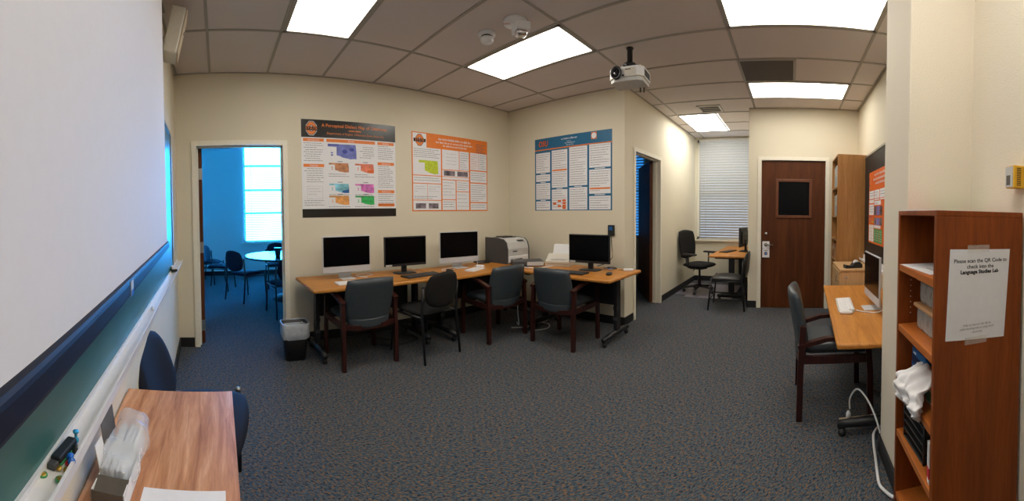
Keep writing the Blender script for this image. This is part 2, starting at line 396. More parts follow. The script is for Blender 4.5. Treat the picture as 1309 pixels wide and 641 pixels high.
m = MB(); m.box((-1.3, YA + .05, HB), (XB, YB + .1, HB + .08), 'wallW'); struct('ceiling_meeting', m, 'ceiling of the next room', 'ceiling')

# baseboards
BH = 0.10
def bb(name, pts, label):
    m = MB()
    for (a, b) in pts: m.box((a[0], a[1], 0), (b[0], b[1], BH), 'base', 0.004)
    struct(name, m, label, 'baseboard')
bb('baseboard_back', [((lx(YA) + .0, YA - .012), (DA0 - .06, YA)), ((DA1 + .062, YA - .012), (XB, YA))], 'black vinyl base under the two posters')
bb('baseboard_middle', [((XB - .012, YC), (XB, YA - .012))], 'black vinyl base along the printer wall')
bb('baseboard_corridor', [((XB - .012, YC - .012), (DC0 - .065, YC)), ((DC1 + .065, YC - .012), (XF, YC))], 'black vinyl base along the side-doorway wall')
bb('baseboard_far', [((XF - .012, .62), (XF, YC - .012))], 'black vinyl base under the alcove window')
bb('baseboard_entry', [((XE - .012, DE1 + .065), (XE, .62)), ((XE - .012, .608), (XE, .632)), ((XE, .62), (XF - .012, .632)), ((XE - .012, YR), (XE, DE0 - .065))], 'black vinyl base beside the brown door')
bb('baseboard_right', [((PX1, YR), (XE - .012, YR + .012)), ((PX1, YR), (PX1 + .012, PY)), ((PX0 - .012, PY), (PX1 + .012, PY + .012)), ((PX0 - .012, YN), (PX0, PY))], 'black vinyl base around the pillar')
m = MB(); m.prism([(lx(YA), YA - .012), (lx(-.86), -.86), (lx(-.86) + .012, -.86), (lx(YA) + .012, YA - .012)], 0, BH, 'base'); struct('baseboard_left', m, 'black vinyl base below the green chalkboard', 'baseboard')
bb('baseboard_meeting', [((-1.2, YB - .012), (XB - .1, YB))], 'dark base in the next room')

# ---------------------------------------------------------------- doors
def casing_y(name, x0, x1, zh, y, depth, label, side=-1):
    """door frame in a wall of constant y; casing on the -y face, jamb through the wall"""
    m = MB(); w = .052
    for yy, s in ((y, -1), (y + depth, 1)):
        for (a, b) in ((x0 - w, x0), (x1, x1 + w)): m.box((a, yy, 0), (b, yy + s * .016, zh), 'trim')
        m.box((x0 - w, yy, zh), (x1 + w, yy + s * .016, zh + w), 'trim')
    m.box((x0 - .03, y, 0), (x0, y + depth, zh), 'trim'); m.box((x1, y, 0), (x1 + .03, y + depth, zh), 'trim'); m.box((x0 - .03, y, zh), (x1 + .03, y + depth, zh + .03), 'trim')
    m.box((x0, y + depth * .45, 0), (x0 + .012, y + depth * .75, zh), 'trim'); m.box((x1 - .012, y + depth * .45, 0), (x1, y + depth * .75, zh), 'trim'); m.box((x0, y + depth * .45, zh - .012), (x1, y + depth * .75, zh), 'trim')
    return struct(name, m, label, 'door frame')
casing_y('trim_2', DA0, DA1, DAH, YA, T_, 'cream frame of the doorway to the blue room')
casing_y('trim_3', DC0, DC1, DCH, YC, T_, 'cream frame of the dark side doorway')
m = MB(); w = .052
for (a, b) in ((DE0 - w, DE0), (DE1, DE1 + w)): m.box((XE, a, 0), (XE - .016, b, DEH), 'trim')
m.box((XE, DE0 - w, DEH), (XE - .016, DE1 + w, DEH + w), 'trim')
m.box((XE, DE0 - .02, 0), (XE + T_, DE0, DEH), 'trim'); m.box((XE, DE1, 0), (XE + T_, DE1 + .02, DEH), 'trim'); m.box((XE, DE0, DEH), (XE + T_, DE1, DEH + .02), 'trim')
struct('trim_4', m, 'cream frame around the brown entry door', 'door frame')

# brown entry door (local: x along the door seen from the room, -y to the room)
d1 = thing('door_1', 'dark brown wooden entry door with a small dark window', 'door', (XE + .012, DE1 - .003, 0), -PI / 2); d1['kind'] = 'structure'
DW = DE1 - DE0 - .006; wx0, wx1, wz0, wz1 = .225, .71, 1.335, 1.86
m = MB()
for a, b in (((0, 0, .008), (wx0, .042, DEH - .004)), ((wx1, 0, .008), (DW, .042, DEH - .004)), ((wx0, 0, .008), (wx1, .042, wz0)), ((wx0, 0, wz1), (wx1, .042, DEH - .004))): m.box(a, b, 'doorw')
m.build('door_leaf', d1)
m = MB()
for a, b in (((wx0 - .02, -.012, wz0 - .02), (wx0 + .02, .05, wz1 + .02)), ((wx1 - .02, -.012, wz0 - .02), (wx1 + .02, .05, wz1 + .02)), ((wx0, -.012, wz0 - .02), (wx1, .05, wz0 + .02)), ((wx0, -.012, wz1 - .02), (wx1, .05, wz1 + .02))): m.box(a, b, 'doorf', .004)
m.build('window_frame', d1)
m = MB(); m.box((wx0 + .01, .014, wz0 + .01), (wx1 - .01, .022, wz1 - .01), 'screen'); m.build('window_pane', d1)
m = MB(); m.lathe([(.03, 0), (.032, .008), (.02, .014), (.014, .045), (.0, .045)], 'steel', 20, Tm((.07, 0, .925), (PI / 2, 0, 0)))
m.tube([(.07, -.042, .925), (.10, -.05, .925), (.18, -.05, .925)], [.012, .011, .009], 'steel', 10); m.build('door_handle', d1)
m = MB(); m.lathe([(.022, 0), (.022, .012), (.016, .018), (0, .018)], 'steel', 16, Tm((.07, 0, 1.085), (PI / 2, 0, 0))); m.build('deadbolt', d1)
for z in (.3, 1.08, 1.87):
    m = MB(); m.tube([(DW + .004, -.006, z - .05), (DW + .004, -.006, z + .05)], .008, 'steel', 8); m.box((DW - .0, -.001, z - .05), (DW + .012, .003, z + .05), 'steel'); m.build('hinge', d1)
hg = MB()
ho = [(-.055, -.18), (.045, -.185), (.055, .045), (-.05, .05)]
hole = [(.026 * math.cos(a), .026 * math.sin(a)) for a in [2 * PI * k / 16 for k in range(16)]]
outer = []
for k in range(16):
    a = 2 * PI * k / 16; dx, dz = math.cos(a), math.sin(a)
    t = min([v for v in ((.052 / dx if dx > 1e-6 else 9), (-.052 / dx if dx < -1e-6 else 9), (.05 / dz if dz > 1e-6 else 9), (-.06 / dz if dz < -1e-6 else 9))])
    outer.append((dx * t, dz * t))
for y in (0, .0015):
    for k in range(16):
        j = (k + 1) % 16; hg.add([(hole[k][0], y, hole[k][1]), (hole[j][0], y, hole[j][1]), (outer[j][0], y, outer[j][1]), (outer[k][0], y, outer[k][1])], [(0, 1, 2, 3)], 'paper')
hg.box((-.052, 0, -.185), (.052, .0015, -.058), 'paper')
hg.rect(-.03, -.085, .03, -.08, .0008, 'greyink'); hg.rect(-.02, -.094, .02, -.09, .0008, 'greyink')
hg.rect(-.018, -.15, .018, -.105, .0008, 'p_navy'); hg.poly([(-.028, -.138), (-.018, -.145), (-.018, -.112), (-.028, -.12)], .0008, 'p_or'); hg.poly([(.028, -.138), (.018, -.145), (.018, -.112), (.028, -.12)], .0008, 'p_or'); hg.poly([(-.006, -.135), (.006, -.135), (0, -.122)], .0012, 'paper')
o = hg.build('door_hanger', None, (XE - .018, DE1 - .073, .925), -PI / 2); tag(o, 'white paper hanger with a blue and orange emblem on the brown door handle', 'door hanger')

# open door leaf into the blue room (edge-on) and the office door
d2 = thing('door_2', 'dark brown door standing open into the blue-lit room', 'door', (DA0 + .028, YA + T_ - .02, 0), R(93)); d2['kind'] = 'structure'
m = MB(); m.box((0, -.022, .01), (.9, .022, DAH - .01), 'doorw'); m.build('door_leaf', d2)
for z in (.2, 1.05, 1.85):
    m = MB(); m.box((-.003, -.024, z - .06), (.0, .022, z + .06), 'steel'); m.tube([(-.006, .02, z - .06), (-.006, .02, z + .06)], .007, 'steel', 8); m.build('hinge', d2)
d3 = thing('door_3', 'dark door leaf swung open inside the side office', 'door', (DC1 - .02, YC + T_ + .01, 0), R(35)); d3['kind'] = 'structure'
m = MB(); m.box((0, -.022, .01), (.9, .022, DCH - .01), 'doorw'); m.build('door_leaf', d3)
m = MB(); m.tube([(.82, .02, .95), (.82, .07, .95), (.72, .07, .95)], .01, 'steel', 8); m.build('door_handle', d3)

# ---------------------------------------------------------------- windows and blinds
def window(name, axis, p, a0, a1, z0, z1, pane, label, rails=(.5,), blind=None, pitch=.05, tilt=40, sign=1, z0b=None, ab=None):
    """axis 'x': wall plane x = p, room on the -x side; 'y': wall plane y = p, room on the -y side. local: u along, outward w"""
    root = thing(name, label, 'window'); root['kind'] = 'structure'
    def P(u, w, z): return (p + w, u, z) if axis == 'x' else (u, p + w, z)
    def bx(m, u0, w0, za, u1, w1, zb, mat): m.box(P(u0, w0, za), P(u1, w1, zb), mat)
    m = MB()
    bx(m, a0, .02, z0, a0 + .05, .09, z1, 'trim'); bx(m, a1 - .05, .02, z0, a1, .09, z1, 'trim'); bx(m, a0, .02, z0, a1, .09, z0 + .05, 'trim'); bx(m, a0, .02, z1 - .05, a1, .09, z1, 'trim')
    for r in rails: bx(m, a0, .03, z0 + (z1 - z0) * r - .025, a1, .08, z0 + (z1 - z0) * r + .025, 'trim')
    m.build('window_frame', root)
    m = MB(); bx(m, a0 + .02, .094, z0 + .02, a1 - .02, .098, z1 - .02, pane); m.build('window_pane', root)
    m = MB(); bx(m, a0 - .04, -.05, z0 - .03, a1 + .04, .02, z0, 'trim'); m.build('window_sill', root)
    if blind:
        b0, b1 = ab or (a0 + .01, a1 - .01)
        bl = thing(blind[0], blind[1], 'window blind')
        m = MB(); z = (z0b or z0) + .04; ct, st = math.cos(R(tilt)), math.sin(R(tilt)); hw = .026
        while z < z1 - .05:
            q = [P(b0, -.03 - hw * ct, z - hw * st), P(b1, -.03 - hw * ct, z - hw * st), P(b1, -.03 + hw * ct, z + hw * st), P(b0, -.03 + hw * ct, z + hw * st)]
            mid = [P(b0, -.03, z + .005), P(b1, -.03, z + .005)]
            m.add([q[0], q[1], mid[1], mid[0], q[2], q[3]], [(0, 1, 2, 3), (3, 2, 4, 5)], 'blind')
            z += pitch
        m.recalc = False
        m.build('slats', bl)
        m = MB(); bx(m, b0, -.06, z1 - .05, b1, -.005, z1, 'blind'); m.build('head_rail', bl)
        m = MB(); bx(m, b0, -.045, (z0b or z0) + .005, b1, -.015, (z0b or z0) + .022, 'blind'); m.build('bottom_rail', bl)
        for f in (.12, .88):
            u = b0 + (b1 - b0) * f; m = MB(); m.tube([P(u, -.062, (z0b or z0) + .02), P(u, -.062, z1 - .04)], .0025, 'blind', 6); m.build('ladder_cord', bl)
window('window_1', 'x', XF, W0, W1, WZ0, WZ1, 'daydim', 'tall window in the alcove', (.46,), ('venetian_blind', 'closed pale venetian blind filling the tall alcove window'), .052, -62, ab=(W0 + .005, W1 - .055))
window('window_2', 'y', YB, BX0, BX1, BZ0, BZ1, 'daypane', 'bright daylit window in the next room', (.28, .5, .73), ('venetian_blind', 'bright open venetian blind in the blue-lit next room'), .055, 8)
window('window_3', 'x', XF, 3.05, 4.2, WZ0, WZ1, 'daydk', 'blue daylit window of the side office', (.5,), ('venetian_blind', 'blue half-open venetian blind seen through the dark side doorway'), .06, -35)

# ---------------------------------------------------------------- ceiling lights and fittings
def light(x0, y0, x1, y1, mat, label):
    t = thing('ceiling_light', label, 'ceiling light', ((x0 + x1) / 2, (y0 + y1) / 2, H), 0, 'recessed fluorescent ceiling panels')
    a, b = (x1 - x0) / 2, (y1 - y0) / 2; f = .03
    m = MB()
    for p, q in (((-a, -b), (a, -b + f)), ((-a, b - f), (a, b)), ((-a, -b), (-a + f, b)), ((a - f, -b), (a, b))): m.box((p[0], p[1], -.010), (q[0], q[1], 0), 'grid')
    m.build('frame', t)
    m = MB(); m.box((-a + f, -b + f, -.006), (a - f, b - f, -.0005), mat); m.build('diffuser', t)
    return t
cx = lambda i: X0 + i * S
r1, r2, r3, r4 = 2.976, 1.7568, 0.5376, -0.6816
light(cx(1) + .01, r2, cx(2) - .01, r1, 'lamp', 'glowing ceiling panel nearest the blue doorway')
light(cx(4) + .01, r2, cx(5) - .01, r1, 'lamp', 'glowing ceiling panel beside the smoke detector')
light(cx(4) + .01, r4, cx(5) - .01, r3, 'lamp', 'glowing ceiling panel above the right-hand desk, cut by the top edge')
light(cx(7) + .01, r4, cx(8) - .01, r3, 'lamp', 'glowing ceiling panel in front of the brown door')
light(cx(1) + .01, r4, cx(2) - .01, r3, 'lamp', 'glowing ceiling panel over the foreground corner')
light(cx(9) + .02, r2 - .02, cx(11) - .02, r2 - S + .02, 'lamp2', 'glowing ceiling panel in the window alcove')

# return grille, supply vent, smoke detector, strobe
t = thing('return_grille', 'dark square return air grille beside the panel by the door', 'grille', (cx(6.5), .26, H))
m = MB(); a, b = .30, .295
for p, q in (((-a, -b), (a, -b + .028)), ((-a, b - .028), (a, b)), ((-a, -b), (-a + .028, b)), ((a - .028, -b), (a, b))): m.box((p[0], p[1], -.012), (q[0], q[1], 0), 'grid', .003)
m.build('frame', t)
m = MB(); m.box((-a + .026, -b + .026, -.008), (a - .026, b - .026, -.0005), 'grille')
for k in range(22): y = -b + .035 + k * .0245; m.box((-a + .026, y, -.011), (a - .026, y + .008, -.008), 'grille')
m.build('louvres', t)
t = thing('ceiling_vent', 'small square supply vent before the alcove light', 'vent', (5.20, 1.18, H))
m = MB(); a = .17
for p, q in (((-a, -a), (a, -a + .03)), ((-a, a - .03), (a, a)), ((-a, -a), (-a + .03, a)), ((a - .03, -a), (a, a))): m.box((p[0], p[1], -.014), (q[0], q[1], 0), 'offw', .003)
m.build('frame', t)
m = MB(); m.box((-a + .03, -a + .03, -.004), (a - .03, a - .03, -.0005), 'blk')
for k in range(6):
    x = -a + .05 + k * .045; m.box((x, -a + .03, -.012), (x + .014, a - .03, -.006), 'dgrey' if k % 2 else 'beige')
m.build('louvres', t)
t = thing('smoke_detector', 'small round white smoke detector on the ceiling', 'smoke detector', (2.10, 2.30, H))
m = MB(); m.lathe([(.0, 0), (.072, 0), (.072, -.022), (.062, -.03), (.0, -.03)], 'white', 28); m.build('base', t)
m = MB(); m.lathe([(.0, -.03), (.048, -.03), (.048, -.044), (.0, -.044)], 'blk', 28); m.build('vent_slot', t)
m = MB(); m.lathe([(.0, -.044), (.054, -.044), (.054, -.066), (.046, -.08), (.0, -.082)], 'white', 28); m.build('cap', t)
t = thing('ceiling_fire_alarm', 'white ceiling fire alarm strobe with red marking', 'fire alarm', (2.13, 2.0, H))
m = MB(); m.lathe([(.0, 0), (.095, 0), (.092, -.025), (.0, -.03)], 'white', 32); m.build('base', t)
m = MB(); m.box((-.01, -.07, -.085), (.11, .07, -.022), 'white', .008, Tm((0, 0, 0), (0, 0, R(-30)))); m.build('housing', t)
m = MB(); m.pad(.10, .09, .06, 'clearp', .6, None, 10, 10, T=Tm((.03, -.035, -.095), (PI / 2, 0, R(-30)))); m.build('lens', t)
m = MB(); m.text('FIRE', .03, 0, 0, 0, 'redp', T=Tm((-.055, .04, -.0285), (-PI / 2, 0, R(-45)))); m.build('lettering', t)

# projector on its ceiling pole
t = thing('projector', 'white projector hanging from the ceiling on a black pole', 'projector', (3.08, 1.46, H))
TP = Tm((0, 0, 0), (0, 0, R(0)))
m = MB(); m.lathe([(.0, 0), (.035, 0), (.035, -.008), (.026, -.012), (.026, -.155), (.0, -.155)], 'blkm', 20); m.build('pole', t)
m = MB(); m.lathe([(.0, -.14), (.05, -.14), (.08, -.17), (.08, -.20), (.0, -.20)], 'blkm', 8, smooth=False)
m.box((-.13, -.012, -.21), (.13, .012, -.198), 'blkm'); m.box((-.012, -.13, -.21), (.012, .13, -.198), 'blkm'); m.build('mount', t)
RP = Tm((0, 0, .045), (0, 0, R(96))) @ Matrix.Scale(.88, 4, (1, 0, 0)) @ Matrix.Scale(.95, 4, (0, 1, 0))
m = MB()
pr = [(-.185, -.125), (.185, -.125), (.185, .09), (.13, .135), (-.13, .135), (-.185, .09)]
m.prism(pr, -.345, -.26, 'white', RP)
m.prism([(x * .94, y * .94) for x, y in pr], -.385, -.345, 'lgrey', RP); m.prism([(x * 1.005, y * 1.005) for x, y in pr], -.35, -.343, 'offw', RP)
m.build('body', t)
m = MB(); RL = RP @ Tm((.095, .136, -.31), (-PI / 2, 0, 0))
m.lathe([(.0, -.01), (.058, -.01), (.058, .022), (.044, .022), (.040, .008), (.0, .004)], 'blk', 28, RL); m.lathe([(.0, .010), (.034, .010), (.028, .016), (.0, .020)], 'lensglass', 20, RL); m.build('lens', t)
m = MB(); RV = RP @ Tm((-.04, .1355, -.31)); m.box((-.07, 0, -.03), (.06, .002, .035), 'offw', T=RV)
m.box((-.02, .002, .018), (.04, .003, .026), 'dgrey', T=RV); m.box((.05, .001, -.035), (.075, .004, -.02), 'blk', T=RV); m.build('front_panel', t)
m = MB()
for k in range(9): m.box((-.188, -.10 + k * .02, -.335), (-.183, -.09 + k * .02, -.275), 'dgrey', T=RP)
m.build('side_vent', t)
for (x, y) in ((.14, .08), (-.14, .08), (.0, -.09)):
    m = MB(); m.tube([(x, y, -.262), (x, y, -.238)], .009, 'beige', 8, RP); m.build('mount_stud', t)
m = MB(); m.tube([(-.12, -.11, -.38), (-.12, -.11, -.43)], .009, 'dgrey', 8, RP); m.tube([(-.08, -.11, -.38), (-.08, -.11, -.425)], .009, 'dgrey', 8, RP); m.build('foot', t)

# ---------------------------------------------------------------- left wall: screen, chalkboard, speaker
AL = math.atan(.038); AS = math.atan(.072)
t = thing('projector_screen', 'white pull-down projector screen hanging before the green chalkboard', 'projector screen', (-0.305, 2.12, 0), AS)
LN = 2.75
m = MB(); m.box((-.0015, -LN, 1.235), (.0, .0, 2.80), 'fabric_s'); m.box((-.002, -LN, 1.235), (.0005, -LN + .012, 2.80), 'blk'); m.box((-.002, -.008, 1.235), (.0004, .0, 2.80), 'blk'); m.build('screen_fabric', t)
m = MB(); m.box((-.014, -LN, 1.200), (.012, .012, 1.240), 'bar', .009, None, 3); m.build('bottom_bar', t)
m = MB(); m.box((.012, -1.34, 1.202), (.0135, -1.31, 1.236), 'lgrey'); m.box((.0135, -1.34, 1.202), (.0138, -1.31, 1.216), 'bluep'); m.build('sticker', t)
m = MB(); m.lathe([(.0, -LN - .03), (.045, -LN - .03), (.045, .04), (.0, .04)], 'white', 20, Tm((0, 0, 2.83), (-PI / 2, 0, 0))); m.build('case', t)

t = thing('chalkboard', 'green chalkboard with a white tray on the left wall', 'chalkboard', (lx(3.04), 3.04, 0), AL)
BL = 3.55
m = MB(); m.box((.002, -BL, .957), (.012, 0, 2.06), 'board_g'); m.build('board', t)
m = MB(); m.box((.0, -BL, 2.06), (.022, .02, 2.085), 'steel'); m.box((.0, 0, .95), (.022, .02, 2.06), 'steel'); m.build('frame', t)
m = MB()
TA = Matrix(((1, 0, 0, 0), (0, 0, 1, 0), (0, 1, 0, 0), (0, 0, 0, 1)))
for pr in ([(0, .935), (.018, .935), (.018, .958), (.0, .958)], [(0, .948), (.054, .942), (.054, .934), (.0, .922)], [(.048, .930), (.060, .930), (.062, .954), (.056, .955), (.050, .942)], [(.012, .944), (.018, .944), (.016, .9505), (.012, .9505)]): m.prism(pr, -BL, .62, 'tray', TA)
m.build('chalk_tray', t)
def on_tray(y, off, z=.9455): return (lx(y) + off, y, z)
t = thing('board_eraser', 'black and white board eraser at the far end of the chalk tray', 'eraser', on_tray(2.90, .034, .9535), AL + R(12))
m = MB(); m.box((-.022, -.06, 0), (.022, .06, .02), 'blk', .003); m.build('felt', t)
m = MB(); m.box((-.022, -.06, .02), (.022, .06, .036), 'paper', .003); m.build('grip', t)
m = MB(); m.lathe([(0, 0), (.006, .001), (.006, .05), (0, .051)], 'paper', 10, Tm((0, 0, .006), (PI / 2, 0, 0))); tag(m.build('chalk_stick', None, on_tray(1.72, .034), .2), 'short stick of white chalk on the middle of the chalk tray', 'chalk')
# little heap on the near end of the tray
ty = .605
t = thing('binder_clip', 'black oblong clip lying on the near end of the chalk tray', 'clip', on_tray(ty, .032, .946), AL + R(-6))
m = MB(); m.box((-.010, -.034, 0), (.010, .034, .014), 'blk', .003); m.box((-.011, -.034, 0), (.0115, .030, .004), 'greenp'); m.build('body', t)
m = MB(); m.box((-.008, -.05, .0), (.008, -.034, .010), 'dgrey', .002); m.build('jaw', t)
m = MB(); m.lathe([(0, 0), (.006, 0), (.006, .004), (.003, .006), (.003, .014), (.006, .016), (.006, .019), (0, .019)], 'cyanp', 12); tag(m.build('push_pin', None, on_tray(ty + .045, .038, .946)), 'bright cyan push pin above the black clip on the tray', 'push pin')
m = MB(); m.lathe([(0, 0), (.007, 0), (.007, .004), (.003, .006), (.003, .012), (.007, .014), (.007, .017), (0, .017)], 'bluep', 12, Tm((0, 0, .007), (PI / 2, 0, .6))); tag(m.build('push_pin', None, on_tray(ty - .012, .048, .946)), 'deep blue push pin lying beside the black clip', 'push pin')
m = MB(); m.lathe([(0, 0), (.007, 0), (.007, .003), (0, .004)], 'redp', 12, Tm((0, 0, 0.0))); tag(m.build('thumbtack', None, on_tray(ty - .022, .050, .946)), 'red thumbtack beside the blue push pin on the tray', 'thumbtack')
m = MB(); m.lathe([(0, 0), (.007, 0), (.007, .004), (.003, .006), (.004, .014), (0, .015)], 'blk', 12); tag(m.build('push_pin', None, on_tray(ty + .012, .050, .946)), 'black push pin at the tray lip beside the clip', 'push pin')
for (dy, off, lab) in ((-.042, .035, 'gold thumbtack touching the foot of the black clip'), (-.040, .05, 'gold thumbtack second from the foot of the clip'), (-.038, .064, 'gold thumbtack nearest the red one on the tray'),
                        (-.066, .032, 'green rimmed gold thumbtack at the near end, board side'), (-.064, .062, 'green rimmed gold thumbtack at the near end, lip side')):
    m = MB(); m.lathe([(0, 0), (.0062, 0), (.0062, .002), (.004, .0035), (0, .004)], 'gold', 14)
    if 'green' in lab: m.lathe([(.0062, 0), (.0078, 0), (.0078, .002), (.0062, .0025)], 'greenp', 14)
    tag(m.build('thumbtack', None, on_tray(ty + dy, off - .012, .946)), lab, 'thumbtack')

# loudspeaker near the ceiling
t = thing('wall_speaker', 'off-white loudspeaker high on the left wall by the ceiling', 'speaker', (lx(2.62) + .005, 2.62, 2.52))
TS = Tm((.10, 0, .17), (0, R(14), R(8)))
m = MB(); m.box((-.055, -.10, -.165), (.045, .10, .165), 'offw', .012, TS, 3); m.build('cabinet', t)
m = MB(); m.box((.045, -.095, -.155), (.058, .095, .155), 'beige', .01, TS, 3); m.build('grille', t)
m = MB(); m.lathe([(0, 0), (.012, 0), (.012, .003), (0, .003)], 'blk', 16, TS @ Tm((.058, 0, .03), (0, PI / 2, 0))); m.build('badge', t)
m = MB(); m.box((-.0, -.03, .10), (.07, .03, .16), 'offw', .004); m.build('bracket', t)

# ---------------------------------------------------------------- desks
def desk(label, loc, rz, L, D, h, group='wood-topped work tables on black T legs', legx=.14, ff=.12):
    t = thing('work_desk', label, 'desk', loc, rz, group)
    m = MB(); m.box((-L / 2, -D / 2, h - .032), (L / 2, D / 2, h), 'oak', .012, None, 3); m.build('tabletop', t)
    for s in (-1, 1):
        x = s * (L / 2 - legx)
        m = MB(); m.box((x - .02, .0, .10), (x + .02, .09, h - .033), 'blkm', .004)
        m.box((x - .03, -D / 2 + .08, h - .062), (x + .03, D / 2 - .08, h - .033), 'blkm', .004)
        m.box((x - .025, .0, .33), (x + .025, .02, .37), 'dgrey'); m.box((x - .025, -.004, .22), (x + .025, .0, .25), 'dgrey')
        lg = m.build('leg', t)
        m = MB(); m.tube([(x, -D / 2 + ff, .075), (x, -.1, .085), (x, .12, .085), (x, D / 2 - .08, .075)], [.024, .032, .032, .024], 'blkm', 10); m.build('foot', lg)
        for yy in (-D / 2 + ff + .03, D / 2 - .11):
            m = MB(); m.lathe([(0, -.016), (.024, -.016), (.027, 0), (.024, .016), (0, .016)], 'blk', 14, Tm((x, yy, .027), (0, PI / 2, 0))); m.tube([(x, yy, .03), (x, yy, .07)], .01, 'blk', 8); m.build('caster', lg)
    m = MB(); m.box((-L / 2 + legx + .03, .15, .34), (L / 2 - legx - .03, .165, h - .05), 'blk', .003); m.build('modesty_panel', t)
    m = MB(); m.box((-L / 2 + legx, .17, h - .09), (L / 2 - legx, .20, h - .05), 'blkm'); m.build('crossbar', t)
    return t
ZD = .72
desk('honey oak desk nearest the blue doorway, holding two monitors', (1.50, 3.43, 0), 0, 1.40, .74, ZD)
desk('honey oak desk under the orange poster, holding the printer', (2.975, 3.345, 0), 0, 1.54, .75, ZD)
desk('honey oak desk below the blue poster', (3.44, 2.295, 0), -PI / 2, 1.27, .76, ZD)
ZR = .62
desk('honey oak desk under the black chalkboard', (2.95, -.615, 0), PI - .045, 1.78, .60, ZR, ff=.02)
desk('honey oak desk in the window alcove', (6.32, .96, 0), PI, 1.68, .60, ZD)

# ---------------------------------------------------------------- chairs
def guest_chair(label, loc, rz, proto=[None]):
    if proto[0]: return dup(proto[0], loc, rz, label)
    t = thing('guest_armchair', label, 'chair', loc, rz, 'slate leather armchairs with mahogany frames'); proto[0] = t
    m = MB(); m.pad(.47, .50, .085, 'leather', .30, lambda x, y, z: (x, z + .005, y + .445 - .018 * (z / .25) ** 2), p=7); m.build('seat', t)
    def bk(x, y, z):
        v = (z + .20) / .40
        zz = .617 + z * 1.0 - .035 * (1 - v) * (1 - (2 * abs(x) / .5) ** 2) * 1.0
        ww = x * (1 + .06 * v)
        return (ww, y - .185 - .085 * v - .05 * (1 - (2 * x / .5) ** 2) , zz)
    m = MB(); m.pad(.47, .40, .07, 'leather', .28, bk, p=7); m.build('backrest', t)
    m = MB(); m.pad(.43, .09, .05, 'leather', .25, lambda x, y, z: (x, y - .21 - .05 * (1 - (2 * x / .46) ** 2), z + .435 - .03 * (1 - (2 * x / .46) ** 2)), p=6); o = m.build('back_roll', t)
    for s in (-1, 1):
        x = s * .262
        m = MB(); m.bar([(x, -.255, 0), (x, -.25, .30), (x, -.235, .60)], .034, .04, 'mahog'); m.build('leg', t)
        m = MB(); m.bar([(x, .225, 0), (x, .22, .35), (x, .20, .645)], .034, .04, 'mahog'); m.build('leg', t)
        m = MB(); m.bar([(x, -.265, .595), (x * 1.01, -.20, .615), (x * 1.03, -.08, .648), (x * 1.03, .08, .660), (x * 1.02, .20, .658), (x, .26, .645)], .05, .026, 'mahog'); m.build('armrest', t)
    m = MB()
    for s in (-1, 1): m.bar([(s * .262, -.25, .39), (s * .262, .22, .39)], .026, .05, 'mahog')
    m.bar([(-.25, .215, .385), (.25, .215, .385)], .026, .05, 'mahog')
    m.bar([(-.25, -.245, .385), (-.12, -.262, .372), (.12, -.262, .372), (.25, -.245, .385)], .026, .045, 'mahog'); m.build('seat_rail', t)
    return t
guest_chair('slate leather armchair at the desk beside the wastebasket', (1.30, 3.245, 0), R(2))
guest_chair('slate leather armchair pushed up before the printer desk', (2.83, 3.03, 0), R(-4))
guest_chair('slate leather armchair at the desk below the blue poster', (3.20, 2.27, 0), R(-90))
guest_chair('slate leather armchair at the desk under the black chalkboard', (2.655, -.325, 0), R(180))
bpy.data.objects['guest_armchair.003'].scale = (1, 1, 1.05)
for ch in bpy.data.objects['guest_armchair.003'].children:
    k = ch.name.split('.')[0]
    if k in ('armrest', 'leg') and (k == 'armrest' or max(v.co.y for v in ch.data.vertices) > .1):
        ch.data = ch.data.copy()
        for v in ch.data.vertices: v.co.z -= .125 * (v.co.z / .65 if k == 'leg' else 1)

def stack_chair(name, label, loc, rz, fab, group=None, glint=None, stretch=False):
    t = thing(name, label, 'chair', loc, rz, group)
    m = MB(); m.pad(.46, .45, .06, fab, .55, lambda x, y, z: (x, z + .02, y + .455 - .02 * (z / .22) ** 2 - .012 * (x / .23) ** 2), p=5); m.build('seat', t)
    m = MB(); m.pad(.42, .34, .05, fab, .72, lambda x, y, z: (x, y - .225 - .10 * (z + .17) - .045 * (1 - (x / .21) ** 2), z + .665), p=5); m.build('backrest', t)
    for s in (-1, 1):
        x = s * .225
        m = MB(); m.tube([(x * 1.02, -.26, 0), (x, -.215, .42), (x, -.225, .55), (x * .985, -.235, .70)], .0125, 'blkm', 8)
        if glint: m.lathe([(0, 0), (.015, 0), (.015, .008), (0, .014)], glint, 10, Tm((x * .985, -.235, .70)))
        else: m.lathe([(0, 0), (.014, 0), (.014, .01), (0, .014)], 'blk', 10, Tm((x * .985, -.235, .70)))
        m.build('leg', t)
        m = MB(); m.tube([(x * 1.02, .26, 0), (x, .235, .25), (x, .215, .455)], .0125, 'blkm', 8)
        if glint: m.lathe([(0, 0), (.015, 0), (.015, .008), (0, .014)], glint, 10, Tm((x, .215, .455)))
        m.build('leg', t)
        m = MB(); m.tube([(x, -.215, .415), (x, .215, .415)], .011, 'blkm', 8)
        m.build('side_rail', t)
        if stretch: m = MB(); m.tube([(x, -.24, .16), (x, .245, .16)], .010, 'blkm', 8); m.build('stretcher', t)
    for yy in (-.1, .15): m = MB(); m.tube([(-.225, yy, .41), (.225, yy, .41)], .011, 'blkm', 8); m.build('cross_rail', t)
    if stretch: m = MB(); m.tube([(-.225, .245, .15), (.225, .245, .15)], .010, 'blkm', 8); m.build('stretcher', t)
    return t
stack_chair('side_chair', 'black fabric armless chair between the two armchairs at the oak desks', (1.93, 3.06, 0), R(9), 'blkfab')
